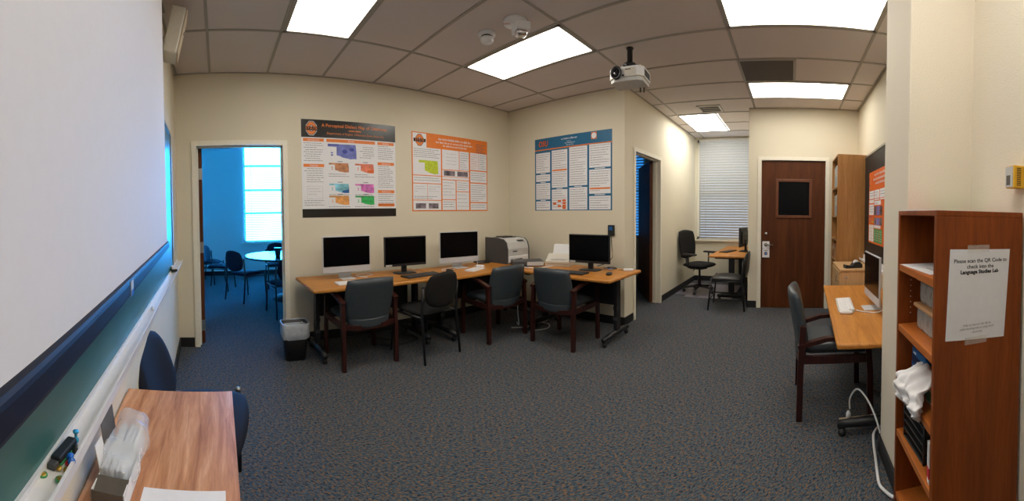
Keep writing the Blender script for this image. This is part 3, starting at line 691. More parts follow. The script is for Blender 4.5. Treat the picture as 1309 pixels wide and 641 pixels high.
def wide_chair(label, loc, rz):
    t = thing('upholstered_chair', label, 'chair', loc, rz)
    m = MB(); m.pad(.58, .42, .075, 'navy', .50, lambda x, y, z: (x, z - .005, y + .435 - .012 * (x / .29) ** 2), p=6); m.build('seat', t)
    m = MB(); m.pad(.44, .36, .075, 'navy', .68, lambda x, y, z: (x, y - .165 - .34 * (z + .18) - .03 * (1 - (x / .22) ** 2), z + .632), p=5); m.build('backrest', t)
    for q in (-1, 1):
        m = MB(); m.tube([(q * .285, .135, 0), (q * .285, .135, .44)], .0135, 'blkm', 10); m.lathe([(0, 0), (.016, 0), (.017, .008), (.010, .016), (0, .018)], 'steel', 12, Tm((q * .285, .135, .44))); m.build('leg', t)
        m = MB(); m.tube([(q * .275, -.215, 0), (q * .275, -.195, .42)], .0135, 'blkm', 10); m.build('leg', t)
        m = MB(); m.tube([(q * .282, -.195, .38), (q * .285, .135, .38)], .011, 'blkm', 8); m.build('side_rail', t)
        m = MB(); m.tube([(q * .15, -.12, .395), (q * .15, -.19, .41), (q * .15, -.235, .50), (q * .15, -.30, .68)], .012, 'blkm', 8); m.build('back_post', t)
    for y in (-.1, .1): m = MB(); m.tube([(-.285, y, .385), (.285, y, .385)], .011, 'blkm', 8); m.build('cross_rail', t)
    return t
wide_chair('navy fabric armless chair tucked against the wood table in the foreground', (-.085, 1.685, 0), R(-97))
gc = stack_chair('side_chair', 'navy armless chair left of the round table, facing it', (.43, 6.05, 0), R(-52), 'navy', 'navy chairs in the next room')
dup(gc, (.93, 5.02, 0), R(8), 'dark navy chair on the near side of the round table, cut by the door frame')
dup(gc, (1.15, 7.05, 0), R(178), 'navy chair behind the round table below the window')
dup(gc, (-.02, 7.0, 0), R(-110), 'navy chair beside the open door leaf, behind the chair at the round table')
dup(gc, (-.22, 7.72, 0), R(-120), 'navy chair farthest back along the wall of the blue-lit room')
stack_chair('metal_chair', 'black vinyl chair with low crossbars in front of the alcove desk', (5.235, .90, 0), R(2), 'vinyl', stretch=True)

# task chair in the alcove
t = thing('task_chair', 'black mesh swivel chair with arms by the alcove window', 'chair', (6.12, 1.56, .0045), R(158))
for k in range(5):
    a = 2 * PI * k / 5 + .3; p = (.27 * math.cos(a), .27 * math.sin(a))
    m = MB(); m.tube([(0, 0, .11), (p[0] * .6, p[1] * .6, .095), (p[0], p[1], .075)], [.025, .02, .014], 'blk', 8); lg = m.build('base_leg', t)
    m = MB(); m.lathe([(0, -.02), (.026, -.02), (.028, 0), (.026, .02), (0, .02)], 'blk', 12, Tm((p[0], p[1], .029), (0, PI / 2, a + .5))); m.tube([(p[0], p[1], .03), (p[0], p[1], .08)], .008, 'blk', 6); m.build('caster', lg)
m = MB(); m.lathe([(0, .1), (.028, .1), (.028, .26), (.018, .26), (.018, .41), (0, .41)], 'blk', 14); m.box((-.1, -.1, .40), (.1, .1, .43), 'blk', .01); m.build('gas_lift', t)
m = MB(); m.pad(.50, .48, .08, 'blkfab', .45, lambda x, y, z: (x, z, y + .475), p=5); m.build('seat', t)
m = MB(); m.pad(.46, .50, .035, 'blkfab', .45, lambda x, y, z: (x * (1 + .15 * z), y - .24 - .12 * (z + .25) - .04 * (1 - (x / .23) ** 2), z + .82), p=6); m.build('backrest', t)
m = MB(); m.tube([(0, -.05, .42), (0, -.22, .42), (0, -.28, .48), (0, -.31, .66), (0, -.33, .82)], .02, 'blk', 8); m.build('back_support', t)
for s in (-1, 1):
    m = MB(); m.tube([(s * .2, -.02, .43), (s * .29, -.02, .46), (s * .30, -.02, .66)], .016, 'blk', 8); m.box((s * .30 - .04, -.12, .66), (s * .30 + .04, .14, .69), 'blk', .012); m.build('armrest', t)
m = MB(); m.tube([(.12, .0, .42), (.24, .05, .41)], .008, 'blk', 6); m.build('tilt_lever', t)
m = MB(); m.prism([(5.70, .93), (6.85, .93), (6.85, 1.92), (5.85, 1.92), (5.85, 1.72), (5.70, 1.72)], .0006, .004, 'mat'); tag(m.build('chair_mat'), 'grey vinyl mat on the carpet under the swivel chair', 'chair mat')

# ---------------------------------------------------------------- computers
def imac(label, loc, rz, yaw=0):
    t = thing('desktop_computer', label, 'computer', loc, rz, 'silver all-in-one computers')
    W, B0, Ht = .53, .065, .375
    m = MB(); m.box((-W / 2, -.008, B0), (W / 2, .008, B0 + Ht), 'silver', .004); m.build('casing', t)
    m = MB(); m.box((-W / 2 + .009, -.0095, B0 + .066), (W / 2 - .009, -.0075, B0 + Ht - .009), 'screen'); m.build('display', t)
    m = MB(); m.bar([(0, .012, B0 + .16), (0, .05, B0 + .05), (0, .06, .012)], .14, .008, 'silver'); m.box((-.075, -.075, 0), (.075, .075, .006), 'silver', .002); m.build('stand', t)
    return t
imac('silver all-in-one computer nearest the blue doorway', (1.285, 3.52, ZD), R(2))
imac('silver all-in-one computer between the black monitor and the printer', (2.69, 3.47, ZD + .02), R(-9))
bpy.data.objects['desktop_computer.001'].location.z = ZD
imac('silver all-in-one computer seen edge-on under the black chalkboard', (2.87, -.66, ZR), R(180))
def monitor(label, loc, rz, W=.51, group=None, badge=True):
    t = thing('monitor', label, 'monitor', loc, rz, 'black monitors on stands')
    B0, Ht = .085, .325
    m = MB(); m.box((-W / 2, -.012, B0), (W / 2, .02, B0 + Ht), 'blk', .005); m.box((-W / 2 + .06, .02, B0 + .05), (W / 2 - .06, .045, B0 + Ht - .06), 'blk', .01); m.build('casing', t)
    m = MB(); m.box((-W / 2 + .011, -.0135, B0 + .028), (W / 2 - .011, -.0115, B0 + Ht - .011), 'screen'); m.build('display', t)
    m = MB(); m.box((-.03, .03, .012), (.03, .06, B0 + .12), 'blk', .006); m.pad(.26, .19, .022, 'blk', .5, lambda x, y, z: (x, z + .03, max(0, y + .005)), 10, 10); m.build('stand', t)
    if badge:
        m = MB(); m.rect(-W / 2 + .012, B0 + .004, -W / 2 + .085, B0 + .022, .0128, 'lgrey'); m.build('sticker', t)
        m = MB(); m.rect(-.008, B0 + .008, .008, B0 + .02, .0128, 'dgrey'); m.build('emblem', t)
    return t
monitor('black monitor on the oak desk between the two silver computers', (1.965, 3.50, ZD), R(-3))
monitor('black monitor below the blue poster', (3.50, 2.165, ZD), R(-84))
monitor('black monitor seen edge-on at the alcove desk', (6.26, .82, ZD), R(172), .48)
def keyboard(label, loc, rz, mat='blk', L=.44, D=.15, key='dgrey', rowsn=5, coln=15):
    t = thing('keyboard', label, 'keyboard', loc, rz)
    m = MB(); m.prism([(-D / 2, 0), (D / 2, 0), (D / 2, .016), (-D / 2, .008)], -L / 2, L / 2, mat, Matrix(((0, 0, 1, 0), (1, 0, 0, 0), (0, 1, 0, 0), (0, 0, 0, 1)))); m.build('base', t)
    m = MB(); sl = .008 / D
    for r in range(rowsn):
        for c in range(coln):
            x0 = -L / 2 + .012 + c * (L - .024) / coln; y0 = -D / 2 + .012 + r * (D - .024) / rowsn; z = .012 + sl * (y0)
            m.box((x0 + .001, y0 + .001, z), (x0 + (L - .024) / coln - .002, y0 + (D - .024) / rowsn - .002, z + .005), key)
    m.build('keys', t)
    return t
keyboard('black keyboard before the monitor between the two silver computers', (2.03, 3.27, ZD), R(6))
keyboard('white keyboard lying before the silver computer by the printer', (2.72, 3.21, ZD), R(20), 'white', .28, .115, 'paper')
keyboard('white keyboard peeking over the nearest armchair at the doorway desk', (1.22, 3.26, ZD), R(3), 'white', .28, .115, 'paper')
keyboard('black keyboard below the blue poster', (3.25, 2.28, ZD), R(-88))
keyboard('black keyboard on the alcove desk', (6.12, 1.06, ZD + .0006), R(165), 'blk', .40)
keyboard('white keyboard on the desk under the black chalkboard', (2.99, -.455, ZR), R(176), 'lgrey', .42, .13, 'paper')
def mouse(label, loc, rz, mat):
    t = thing('computer_mouse', label, 'mouse', loc, rz)
    m = MB(); m.pad(.062, .11, .036, mat, .75, lambda x, y, z: (x, z, max(0, y + .012)), 12, 14, p=3); m.build('shell', t)
    m = MB(); m.lathe([(0, -.004), (.008, -.004), (.008, .004), (0, .004)], 'dgrey', 10, Tm((0, .028, .023), (0, PI / 2, 0))); m.build('scroll_wheel', t)
    return t
mouse('black mouse on the desk edge left of the white keyboard by the printer', (2.42, 3.30, ZD), R(0), 'blk')
mouse('black mouse at the end of the desk below the blue poster', (3.36, 1.83, ZD), R(-80), 'blk')
mouse('white mouse beside the keyboard under the black chalkboard', (2.73, -.43, ZR), R(170), 'white')
mouse('white mouse beside the silver computer next to the printer', (2.90, 3.33, ZD), R(30), 'white')

# printer, flat recorder, sheet-feed scanner, little tray
t = thing('laser_printer', 'white laser printer with a charcoal side in the desk corner', 'printer', (3.50, 3.47, ZD), 0)
m = MB()
prof = [(-.20, .0), (-.215, .04), (-.215, .19), (-.19, .275), (-.14, .315), (-.02, .33), (.20, .33), (.20, .0)]
AX = Matrix(((0, 0, 1, 0), (1, 0, 0, 0), (0, 1, 0, 0), (0, 0, 0, 1)))
m.prism(prof, -.19, .20, 'lgrey', AX); m.build('body', t)
for s, x in ((-1, -.205), (1, .20)):
    m = MB(); m.prism([(a * 1.02, b * 1.01) for a, b in prof], x, x + .016, 'dgrey', AX); m.build('side_panel', t)
m = MB(); m.box((-.185, -.222, .015), (.195, -.20, .095), 'white', .006); m.box((-.06, -.226, .045), (.07, -.22, .06), 'dgrey'); m.build('paper_drawer', t)
m = MB(); m.box((-.13, -.06, .326), (.13, .12, .334), 'dgrey', .003); m.box((-.10, -.02, .333), (.10, .10, .345), 'blk', .003); m.build('output_tray', t)
m = MB(); m.box((.02, -.20, .287), (.12, -.165, .30), 'dgrey', .003, Tm((0, 0, 0), (0, 0, 0))); m.build('control_panel', t)
m = MB(); m.box((-.10, -.218, .15), (-.02, -.214, .165), 'dgrey'); m.build('emblem', t)
t = thing('disc_recorder', 'flat black disc recorder between printer and scanner', 'recorder', (3.40, 3.01, ZD + .0006), R(-40))
m = MB(); m.box((-.19, -.13, .006), (.19, .13, .066), 'dgrey', .006); m.build('case', t)
m = MB(); m.box((-.02, -.134, .012), (.185, -.13, .06), 'lgrey', .002); m.box((-.18, -.133, .03), (-.04, -.13, .04), 'dgrey'); m.build('front_panel', t)
for (x, y) in ((-.16, -.1), (.16, -.1), (-.16, .1), (.16, .1)):
    m = MB(); m.lathe([(0, 0), (.012, 0), (.012, .007), (0, .007)], 'blk', 10, Tm((x, y, 0))); m.build('foot', t)
t = thing('document_scanner', 'off-white sheet-feed scanner with its paper tray up', 'scanner', (3.645, 2.685, ZD + .0006), R(-72))
m = MB(); m.prism([(-.10, 0), (.10, 0), (.10, .13), (.03, .145), (-.07, .075), (-.10, .06)], -.155, .155, 'offw', AX); m.build('body', t)
m = MB(); m.box((-.15, -.104, .012), (.15, -.10, .05), 'beige', .001); m.box((-.14, -.105, .03), (.14, -.1, .034), 'dgrey'); m.build('front_panel', t)
m = MB(); m.box((-.11, -.003, 0), (.11, .003, .145), 'white', .003, Tm((0, .055, .125), (R(-25), 0, 0))); m.box((-.10, -.004, .01), (.10, -.003, .016), 'lgrey', 0, Tm((0, .055, .125), (R(-25), 0, 0))); m.build('paper_tray', t)
m = MB(); m.box((-.10, -.075, .082), (.10, .015, .088), 'white', .002, Tm((0, -.01, .01), (R(35), 0, 0)) if False else None); m.build('lid', t)
t = thing('pen_tray', 'small black tray with a white note beside the printer', 'tray', (3.18, 3.62, ZD), R(-20))
m = MB(); m.box((-.09, -.07, 0), (.09, .07, .006), 'blk'); m.box((-.09, -.07, .006), (.09, -.062, .018), 'blk'); m.box((-.09, .062, .006), (.09, .07, .018), 'blk'); m.box((-.09, -.07, .006), (-.082, .07, .018), 'blk'); m.box((.082, -.07, .006), (.09, .07, .018), 'blk'); m.build('tray_body', t)
m = MB(); m.box((-.045, -.035, .0065), (.04, .03, .009), 'paper'); m.build('note', t)
m = MB(); m.box((-.055, -.02, 0), (.055, .02, .028), 'white', .008); m.tube([(-.055, 0, .015), (-.08, .01, .01), (-.11, .02, .006)], .003, 'blk', 6); tag(m.build('power_adapter', None, (3.68, 1.76, ZD + .0006), R(-70)), 'white power adapter with a black lead near the wall phone', 'adapter')
m = MB(); m.tube([(-.10, .0, .008), (-.04, .03, .012), (.02, -.01, .01), (.07, .03, .014), (.02, .05, .02), (-.05, .02, .02)], .006, 'blk', 6); m.box((-.02, -.02, 0), (.03, .01, .016), 'bluep', .003); m.tube([(-.14, -.02, .008), (-.05, -.03, .008), (.06, -.04, .008)], .004, 'beige', 6)
tag(m.build('cable_tangle', None, (3.68, 1.99, ZD + .0006), R(-90)), 'tangle of black cables with a blue plug behind the mouse', 'cables')
t = thing('wall_outlet', 'black plug-in box on the wall under the blue poster', 'outlet', (XB, 2.12, 1.16), -PI / 2)
m = MB(); m.box((-.042, -.03, -.065), (.042, 0, .065), 'blk', .006); m.build('box', t)
m = MB(); m.box((-.022, -.032, .0), (.022, -.03, .045), 'p_navy'); m.build('face', t)
m = MB(); m.tube([(.0, -.02, -.06), (.005, -.02, -.14), (.015, -.025, -.24), (.03, -.04, -.33), (0, -.07, -.38), (-.05, -.12, -.41), (-.09, -.2, -.425)], .0045, 'blk', 8); m.build('lead', t)

# cables
def cable(name, label, path, r, mat):
    P = [Vector(p) for p in path]; out = []
    for i in range(len(P) - 1):
        p0, p1, p2, p3 = P[max(i - 1, 0)], P[i], P[i + 1], P[min(i + 2, len(P) - 1)]
        for k in range(6):
            t = k / 6; out.append(0.5 * ((2 * p1) + (p2 - p0) * t + (2 * p0 - 5 * p1 + 4 * p2 - p3) * t * t + (3 * p1 - p0 - 3 * p2 + p3) * t ** 3))
    out.append(P[-1])
    m = MB(); m.tube(out, r, mat, 8); tag(m.build(name), label, 'cable'); return m
cable('scanner_cable', 'white cable hanging over the desk edge from the scanner to the floor', [(3.50, 2.68, ZD + .012), (3.36, 2.71, ZD + .008), (3.24, 2.80, ZD + .008), (3.185, 2.90, ZD + .012), (3.172, 2.953, ZD - .01), (3.17, 2.955, ZD - .12), (3.17, 2.955, .45), (3.17, 2.96, .2), (3.22, 2.99, .02), (3.3, 3.1, .012)], .006, 'white')
cable('floor_cable', 'pale cables lying on the carpet behind the armchair below the blue poster', [(3.10, 3.0, .008), (3.3, 2.85, .008), (3.45, 2.92, .012), (3.5, 2.75, .008), (3.35, 2.66, .008), (3.2, 2.75, .01), (3.3, 2.9, .016), (3.55, 2.85, .008), (3.7, 2.9, .008)], .006, 'lgrey')
cable('computer_cable', 'white cable behind the silver computer nearest the doorway', [(1.42, 3.60, ZD + .006), (1.47, 3.52, ZD + .006), (1.55, 3.56, ZD + .006), (1.62, 3.64, ZD + .006), (1.50, 3.68, ZD + .006), (1.40, 3.56, ZD + .012), (1.48, 3.44, ZD + .006)], .003, 'white')
cable('computer_cable', 'white cable looping around the silver computer by the printer', [(2.72, 3.56, ZD + .005), (2.85, 3.6, ZD + .03), (2.97, 3.52, ZD + .09), (2.97, 3.46, ZD + .02), (2.88, 3.42, ZD + .005)], .003, 'white')
cable('computer_cable', 'white cable coiled on the desk left of the printer-side computer', [(2.60, 3.5, ZD + .005), (2.47, 3.5, ZD + .005), (2.40, 3.42, ZD + .005), (2.48, 3.36, ZD + .005), (2.56, 3.40, ZD + .005)], .003, 'white')
cable('computer_cable', 'white cable from the edge-on computer across the chalkboard desk', [(2.80, -.52, ZR + .006), (2.74, -.58, ZR + .006), (2.70, -.68, ZR + .012), (2.68, -.76, ZR + .07), (2.62, -.80, ZR + .09), (2.5, -.82, ZR + .02), (2.4, -.84, ZR + .006)], .004, 'white')
cable('floor_cable', 'black cable on the carpet under the doorway desk', [(1.6, 3.75, .008), (1.8, 3.5, .008), (2.0, 3.6, .008), (2.05, 3.4, .008), (1.75, 3.35, .008), (1.6, 3.45, .008)], .006, 'blk')
t = thing('power_strip', 'beige power strip on the carpet by the pillar', 'power strip', (2.36, -.46, .0), R(3))
m = MB(); m.box((-.05, -.13, .0), (.0, .13, .035), 'beige', .005); m.build('body', t)
m = MB(); m.lathe([(0, 0), (.018, 0), (.016, .04), (.008, .055), (0, .055)], 'white', 12, Tm((-.025, .07, .034))); m.build('plug', t)
cable('power_cable', 'white power cable arching from the power strip to the pillar', [(2.335, -.40, .100), (2.33, -.40, .17), (2.31, -.43, .235), (2.27, -.46, .245), (2.2, -.50, .20), (2.13, -.53, .13), (2.085, -.55, .05)], .006, 'white')
cable('power_cable', 'white power cable running along the pillar foot to the low bookcase', [(2.26, -.60, .02), (2.12, -.515, .06), (2.04, -.495, .04), (1.95, -.485, .012), (1.85, -.47, .012), (1.76, -.46, .012), (1.70, -.48, .012), (1.66, -.505, .012)], .008, 'white')

# ---------------------------------------------------------------- wastebaskets
def basket(label, loc, s=1.0, rz=0, linerm='liner'):
    t = thing('wastebasket', label, 'wastebasket', loc, rz, 'lined black wastebaskets')
    def rr(a, b, r=.04, n=5):
        pts = []
        for cxx, cyy, a0 in ((a - r, b - r, 0), (-a + r, b - r, PI / 2), (-a + r, -b + r, PI), (a - r, -b + r, 3 * PI / 2)):
            for k in range(n): th = a0 + PI / 2 * k / (n - 1); pts.append((cxx + r * math.cos(th), cyy + r * math.sin(th)))
        return pts
    def loft(m, rings, mat, capb=True, wob=0):
        n = len(rings[0][1]); vs = []; fs = []
        for z, ring in rings:
            for (x, y) in ring: vs.append((x, y, z + (random.uniform(-wob, wob) if wob else 0)))
        for i in range(len(rings) - 1):
            for k in range(n): fs.append((i*n+k, i*n+(k+1) % n, (i+1)*n+(k+1) % n, (i+1)*n+k))
        if capb: fs.append(list(range(n))[::-1])
        m.add(vs, fs, mat, True)
    m = MB(); loft(m, [(0.0, rr(.095*s, .075*s)), (.34*s, rr(.125*s, .10*s)), (.34*s, rr(.120*s, .095*s)), (.01, rr(.09*s, .07*s))], 'blk'); m.recalc = False; m.build('bin', t)
    m = MB(); m.recalc = False
    loft(m, [(.205*s, rr(.121*s, .098*s)), (.225*s, rr(.129*s, .105*s)), (.26*s, rr(.131*s, .107*s)), (.30*s, rr(.128*s, .104*s)), (.345*s, rr(.131*s, .106*s)), (.35*s, rr(.126*s, .100*s)), (.30*s, rr(.115*s, .09*s)), (.15*s, rr(.10*s, .078*s)), (.03, rr(.085*s, .065*s))], linerm, False, .006); m.build('bin_liner', t)
    return t
basket('black wastebasket with a pale liner left of the doorway desk', (.705, 3.43, 0), 1.02, R(0))
basket('black wastebasket with a liner inside the dark side doorway', (4.98, 2.42, 0), 1.15, R(20))

# ---------------------------------------------------------------- posters
def lines(m, u0, v0, u1, v1, d, mat='midink', pitch=.024, h=.0055, jag=.35, indent=0.0):
    v = v1 - pitch * .7
    while v > v0 + pitch * .3:
        e = u1 - (u1 - u0) * random.random() * jag * (1 if random.random() < .45 else .15); u = u0 + (indent if random.random() < .5 else 0)
        k = u
        while k < e - .004:
            wd = random.uniform(.012, .045); m.rect(k, v, min(k + wd, e), v + h, d, mat); k += wd + .006
        v -= pitch
def words_(m, a, b, v, h, d, mat='paperg'):
    k = a
    while k < b:
        for c in range(random.randint(3, 8)):
            w = h * random.uniform(.22, .42); hh = h * random.choice((.6, .6, .62, 1, .95)); st = h * .13
            if k + w > b: break
            m.rect(k, v, k + st, v + hh, d, mat)
            if random.random() < .8: m.rect(k + w - st, v, k + w, v + h * .6, d, mat)
            if random.random() < .8: m.rect(k + st, v + h * .6 - st, k + w - st, v + h * .6, d, mat)
            if random.random() < .5: m.rect(k + st, v, k + w - st, v + st, d, mat)
            k += w + h * .10
        k += h * .35
OK = [(0, 1), (0, .82), (.30, .82), (.30, .25), (.42, .20), (.52, .10), (.66, .06), (.80, 0), (.92, .04), (1, .02), (1, .55), (.97, 1)]
def okmap(m, u, v, w, h, mat, d, mat2=None):
    m.poly([(u + a * w, v + b * h) for a, b in OK], d, mat)
    if mat2: m.poly([(u + w * .62, v + h * .06), (u + w * .8, v), (u + w, v + h * .02), (u + w, v + h * .4), (u + w * .7, v + h * .3)], d + .0004, mat2)
def ostate(m, u, v, s, d):
    def octo(k, sx=.8): return [(u + s * sx * k * math.cos(a), v + s * k * math.sin(a)) for a in [PI / 8 + PI / 4 * i for i in range(8)]]
    m.poly(octo(.62), d, 'paperg'); m.poly(octo(.58), d + .0004, 'bannerk'); m.poly(octo(.53), d + .0008, 'orange'); m.poly(octo(.28, .75), d + .0012, 'bannerk'); m.poly(octo(.23, .7), d + .0014, 'paperg')
    m.rect(u - s * .66, v - s * .17, u + s * .66, v + s * .15, d + .0018, 'bannerk'); m.text('STATE', s * .30, u, v - s * .01, d + .0024, 'orange', sx=1.2)
# poster 1: black banner, dialect map
PW, PH = 1.14, 1.075
t = MB(); t.box((0, -.0012, 0), (PW, 0, PH), 'paperg'); d = .0018
t.rect(0, PH - .195, PW, PH, d, 'bannerk'); t.rect(0, 0, PW, .095, d, 'bannerk')
ostate(t, .115, PH - .097, .135, d + .0004)
t.text('A Perceptual Dialect Map of Oklahoma', .050, .63, PH - .060, d + .0008, 'orange', bold=.0006)
t.rect(.55, PH - .112, .62, PH - .10, d + .0006, 'orange'); t.rect(.63, PH - .112, .70, PH - .10, d + .0006, 'orange')
t.text('Department of English, Oklahoma State University', .034, .64, PH - .145, d + .0008, 'orange')
def hdr(u0, v, u1, txt): t.rect(u0, v, u1, v + .034, d, 'orange'); t.text(txt, .026, (u0 + u1) / 2, v + .016, d + .0006, 'paperg')
hdr(.02, .835, .255, 'Introduction'); lines(t, .025, .60, .25, .83, d, indent=.02)
hdr(.02, .555, .255, 'Methods'); lines(t, .025, .36, .25, .55, d, indent=.03)
t.rect(.06, .205, .235, .345, d, 'softink'); t.rect(.062, .207, .233, .343, d + .0004, 'paperg'); lines(t, .075, .22, .22, .335, d + .0008, 'softink', .03, .004, .8)
lines(t, .025, .105, .25, .20, d)
hdr(.285, .835, .875, 'Results')
okmap(t, .30, .65, .34, .165, 'p_blue', d, None); t.rect(.30, .80, .43, .815, d + .0006, 'p_blue2'); t.poly([(.50 + .03 * math.cos(a), .735 + .025 * math.sin(a)) for a in [k * PI / 6 for k in range(12)]], d + .0006, 'p_blue2')
t.poly([(.585 + .03 * math.cos(a), .76 + .02 * math.sin(a)) for a in [k * PI / 6 for k in range(12)]], d + .0006, 'p_blue2'); t.rect(.335, .685, .36, .70, d, 'p_blue2'); t.rect(.335, .71, .36, .725, d, 'p_blue'); lines(t, .68, .66, .86, .81, d, indent=.04)
for (u, v, m1, m2, nm) in ((.31, .50, 'p_brown', None, 'Pace'), (.62, .50, 'p_red', 'orange2', 'Southern'), (.31, .27, 'p_cyan', 'p_navy', 'Most like'), (.62, .27, 'p_pink', None, 'Twang'), (.31, .085 + .05, 'p_or', None, 'Urban'), (.62, .085 + .05, 'p_green', None, 'Rural')):
    okmap(t, u, v, .235, .105, m1, d, m2); t.rect(u + .10, v + .118, u + .16, v + .125, d, 'greyink'); t.rect(u + .03, v + .03, u + .045, v + .042, d, m1); t.rect(u + .03, v + .05, u + .045, v + .062, d, m1)
    lines(t, u - .005, v - .065 if v > .2 else v - .038, u + .25, v - .005, d)
for (v, nm, b) in ((.835, 'Analysis', .645), (.60, 'Discussion', .32), (.275, 'References', .12)):
    hdr(.905, v, 1.12, nm); lines(t, .91, b, 1.115, v - .002, d)
hdr(.905, .118 + .0, 1.12, '')
o = t.build('mounted_poster', None, (.905, YA - .001, 1.352), 0); tag(o, 'poster with black banner, orange headings and coloured state maps', 'poster', 'research posters on the walls')
# poster 2: orange banner
PW, PH = 1.24, .985
t = MB(); t.box((0, -.0012, 0), (PW, 0, PH), 'orange'); d = .0018
t.rect(.015, PH - .185, .215, PH - .012, d, 'paperg'); ostate(t, .115, PH - .098, .135, d + .0004)
t.text('Start Doing That Time to Get MESSAGE', .05, .66, PH - .055, d, 'paperg') if False else None
for (v, a, b, h) in ((PH - .07, .40, .93, .032), (PH - .112, .36, .97, .026), (PH - .15, .47, .87, .024)):
    words_(t, a, b, v, h, d)
lines(t, 1.03, PH - .19, 1.2, PH - .05, d, 'greyink', .026, .008)
def pan(u0, v0, u1, v1, txt=True, p=.030, mat='midink', jag=.5): t.rect(u0, v0, u1, v1, d, 'paperg'); (lines(t, u0 + .014, v0 + .005, u1 - .014, v1 - .008, d + .0006, mat, p, .0055, jag) if txt else None)
pan(.015, .455, .435, .80, False); lines(t, .03, .66, .42, .79, d + .0006); okmap(t, .10, .47, .29, .17, 'p_lime', d + .0006)
pan(.015, .355, .435, .445); pan(.015, .145, .225, .345, False); pan(.23, .145, .435, .345, False); lines(t, .03, .15, .42, .20, d + .0006); lines(t, .04, .22, .2, .33, d + .0006, 'softink', .03, .004, .9); lines(t, .25, .22, .42, .33, d + .0006, 'softink', .03, .004, .9)
pan(.015, .015, .435, .135, False); t.rect(.05, .035, .2, .10, d + .0006, 'p_spec'); t.rect(.24, .035, .39, .10, d + .0006, 'p_spec')
pan(.455, .545, .73, .80, False); lines(t, .52, .56, .70, .78, d + .0006, 'softink', .045, .004, .9); pan(.74, .545, .90, .80)
pan(.455, .455, .90, .535, False); t.rect(.48, .463, .66, .528, d + .0006, 'p_spec'); t.rect(.70, .463, .88, .528, d + .0006, 'p_spec'); pan(.455, .415, .90, .448)
pan(.455, .155, .67, .405, True, .04, 'softink', .9); pan(.685, .265, .90, .405); pan(.685, .015, .90, .255, True, .05, 'softink', .9); pan(.455, .015, .67, .145)
pan(.925, .565, 1.075, .80, True, .03, 'p_red'); pan(1.08, .565, 1.225, .80); pan(.925, .395, 1.225, .55); pan(.925, .125, 1.225, .38); pan(.925, .015, 1.225, .11)
o = t.build('mounted_poster', None, (2.272, YA - .001, 1.408), 0); tag(o, 'poster with orange banner and one lime green state map', 'poster', 'research posters on the walls')
# poster 3: blue
PW, PH = 1.23, 1.0
t = MB(); t.box((0, -.0012, 0), (PW, 0, PH), 'teal'); d = .0018
t.rect(0, PH - .165, PW, PH - .150, d, 'orange')
t.text('OSU', .105, .15, PH - .08, d, 'bannerk', shear=.15, sx=.8, bold=.006); t.text('OSU', .105, .15, PH - .08, d + .0008, 'orange2', shear=.15, sx=.8, bold=.003)
for (v, a, b, h) in ((PH - .055, .46, .72, .026), (PH - .085, .55, .62, .010), (PH - .11, .52, .68, .016), (PH - .135, .54, .66, .012)):
    words_(t, a, b, v, h, d)
t.rect(.93, PH - .10, 1.01, PH - .012, d, 'orange'); t.poly([(.97 + .036 * math.cos(a), PH - .056 + .036 * math.sin(a)) for a in [k * PI / 8 for k in range(16)]], d + .0006, 'paperg')
for (u0, u1, cuts) in ((.02, .27, ((.01, .13), (.155, .38), (.405, .50), (.525, .80))), (.30, .56, ((.01, .285), (.31, .815))), (.59, .87, ((.01, .30), (.325, .83))), (.90, 1.21, ((.01, .18), (.21, .515), (.54, .84)))):
    for (a, b) in cuts:
        pan(u0, a, u1, b)
        if a > .02: t.rect(u0 + .08, a - .018, u1 - .08, a - .008, d, 'paperg')
t.rect(.31, .535, .55, .555, d + .001, 'orange'); t.rect(.91, .265, 1.20, .285, d + .001, 'orange')
for (a, b) in ((.32, .08), (.40, .115), (.40, .045), (.48, .12), (.48, .085), (.48, .05), (.48, .02)): t.rect(a, b, a + .055, b + .028, d + .0012, 'orange2')
o = t.build('mounted_poster', None, (XB - .001, 3.345, 1.408), -PI / 2); tag(o, 'blue poster with white text panels on the wall above the scanner', 'poster', 'research posters on the walls')

# ---------------------------------------------------------------- right wall: black chalkboard with a poster
t = thing('wall_chalkboard', 'black chalkboard with a pale tray on the right wall', 'chalkboard', (5.10, YR, 0), PI)
m = MB(); m.box((0, -.016, .82), (2.85, -.004, 2.10), 'board_k'); m.build('board', t)
m = MB(); m.box((0, -.024, 2.10), (2.85, 0, 2.125), 'steel'); m.box((-.02, -.024, .80), (0, 0, 2.125), 'steel'); m.build('frame', t)
m = MB(); m.box((0, -.075, .80), (2.85, -.002, .812), 'tray', .003); m.box((0, -.03, .812), (2.85, -.002, .865), 'tray', .003); m.box((0, -.080, .795), (2.85, -.072, .825), 'tray', .003); m.build('chalk_tray', t)
m = MB(); m.box((0, -.02, 0), (.07, .02, .028), 'blk', .004); tag(m.build('board_eraser', None, (3.05, -.90, ZR), .2), 'small black eraser on the desk behind the edge-on computer', 'eraser')
PW, PH = 1.15, .84
t = MB(); t.box((0, -.0012, 0), (PW, 0, PH), 'orange2'); d = .0018
for z in (.63, .68, .72, .75): t.poly([(.03, z + .0), (.07, z), (.06, z + .02), (.03, z + .03)], d, 'bannerk'); t.rect(.045, z + .008, .06, z + .016, d + .0006, 'paperg')
for (v, a, b) in ((PH - .06, .28, .95), (PH - .11, .22, .95), (PH - .16, .33, .9)):
    words_(t, a, b, v, .03, d, 'paperg')
for (u0, u1) in ((.03, .27), (.29, .53), (.55, .79)):
    pan(u0, .52, u1, .615); pan(u0, .47, u1, .51) if u0 < .1 else pan(u0, .50, u1, .512)
pan(.03, .33, .27, .455); t.rect(.03, .30, .12, .312, d, 'p_blue'); t.rect(.14, .245, .26, .255, d, 'p_lime'); t.rect(.03, .26, .12, .27, d, 'p_blue')
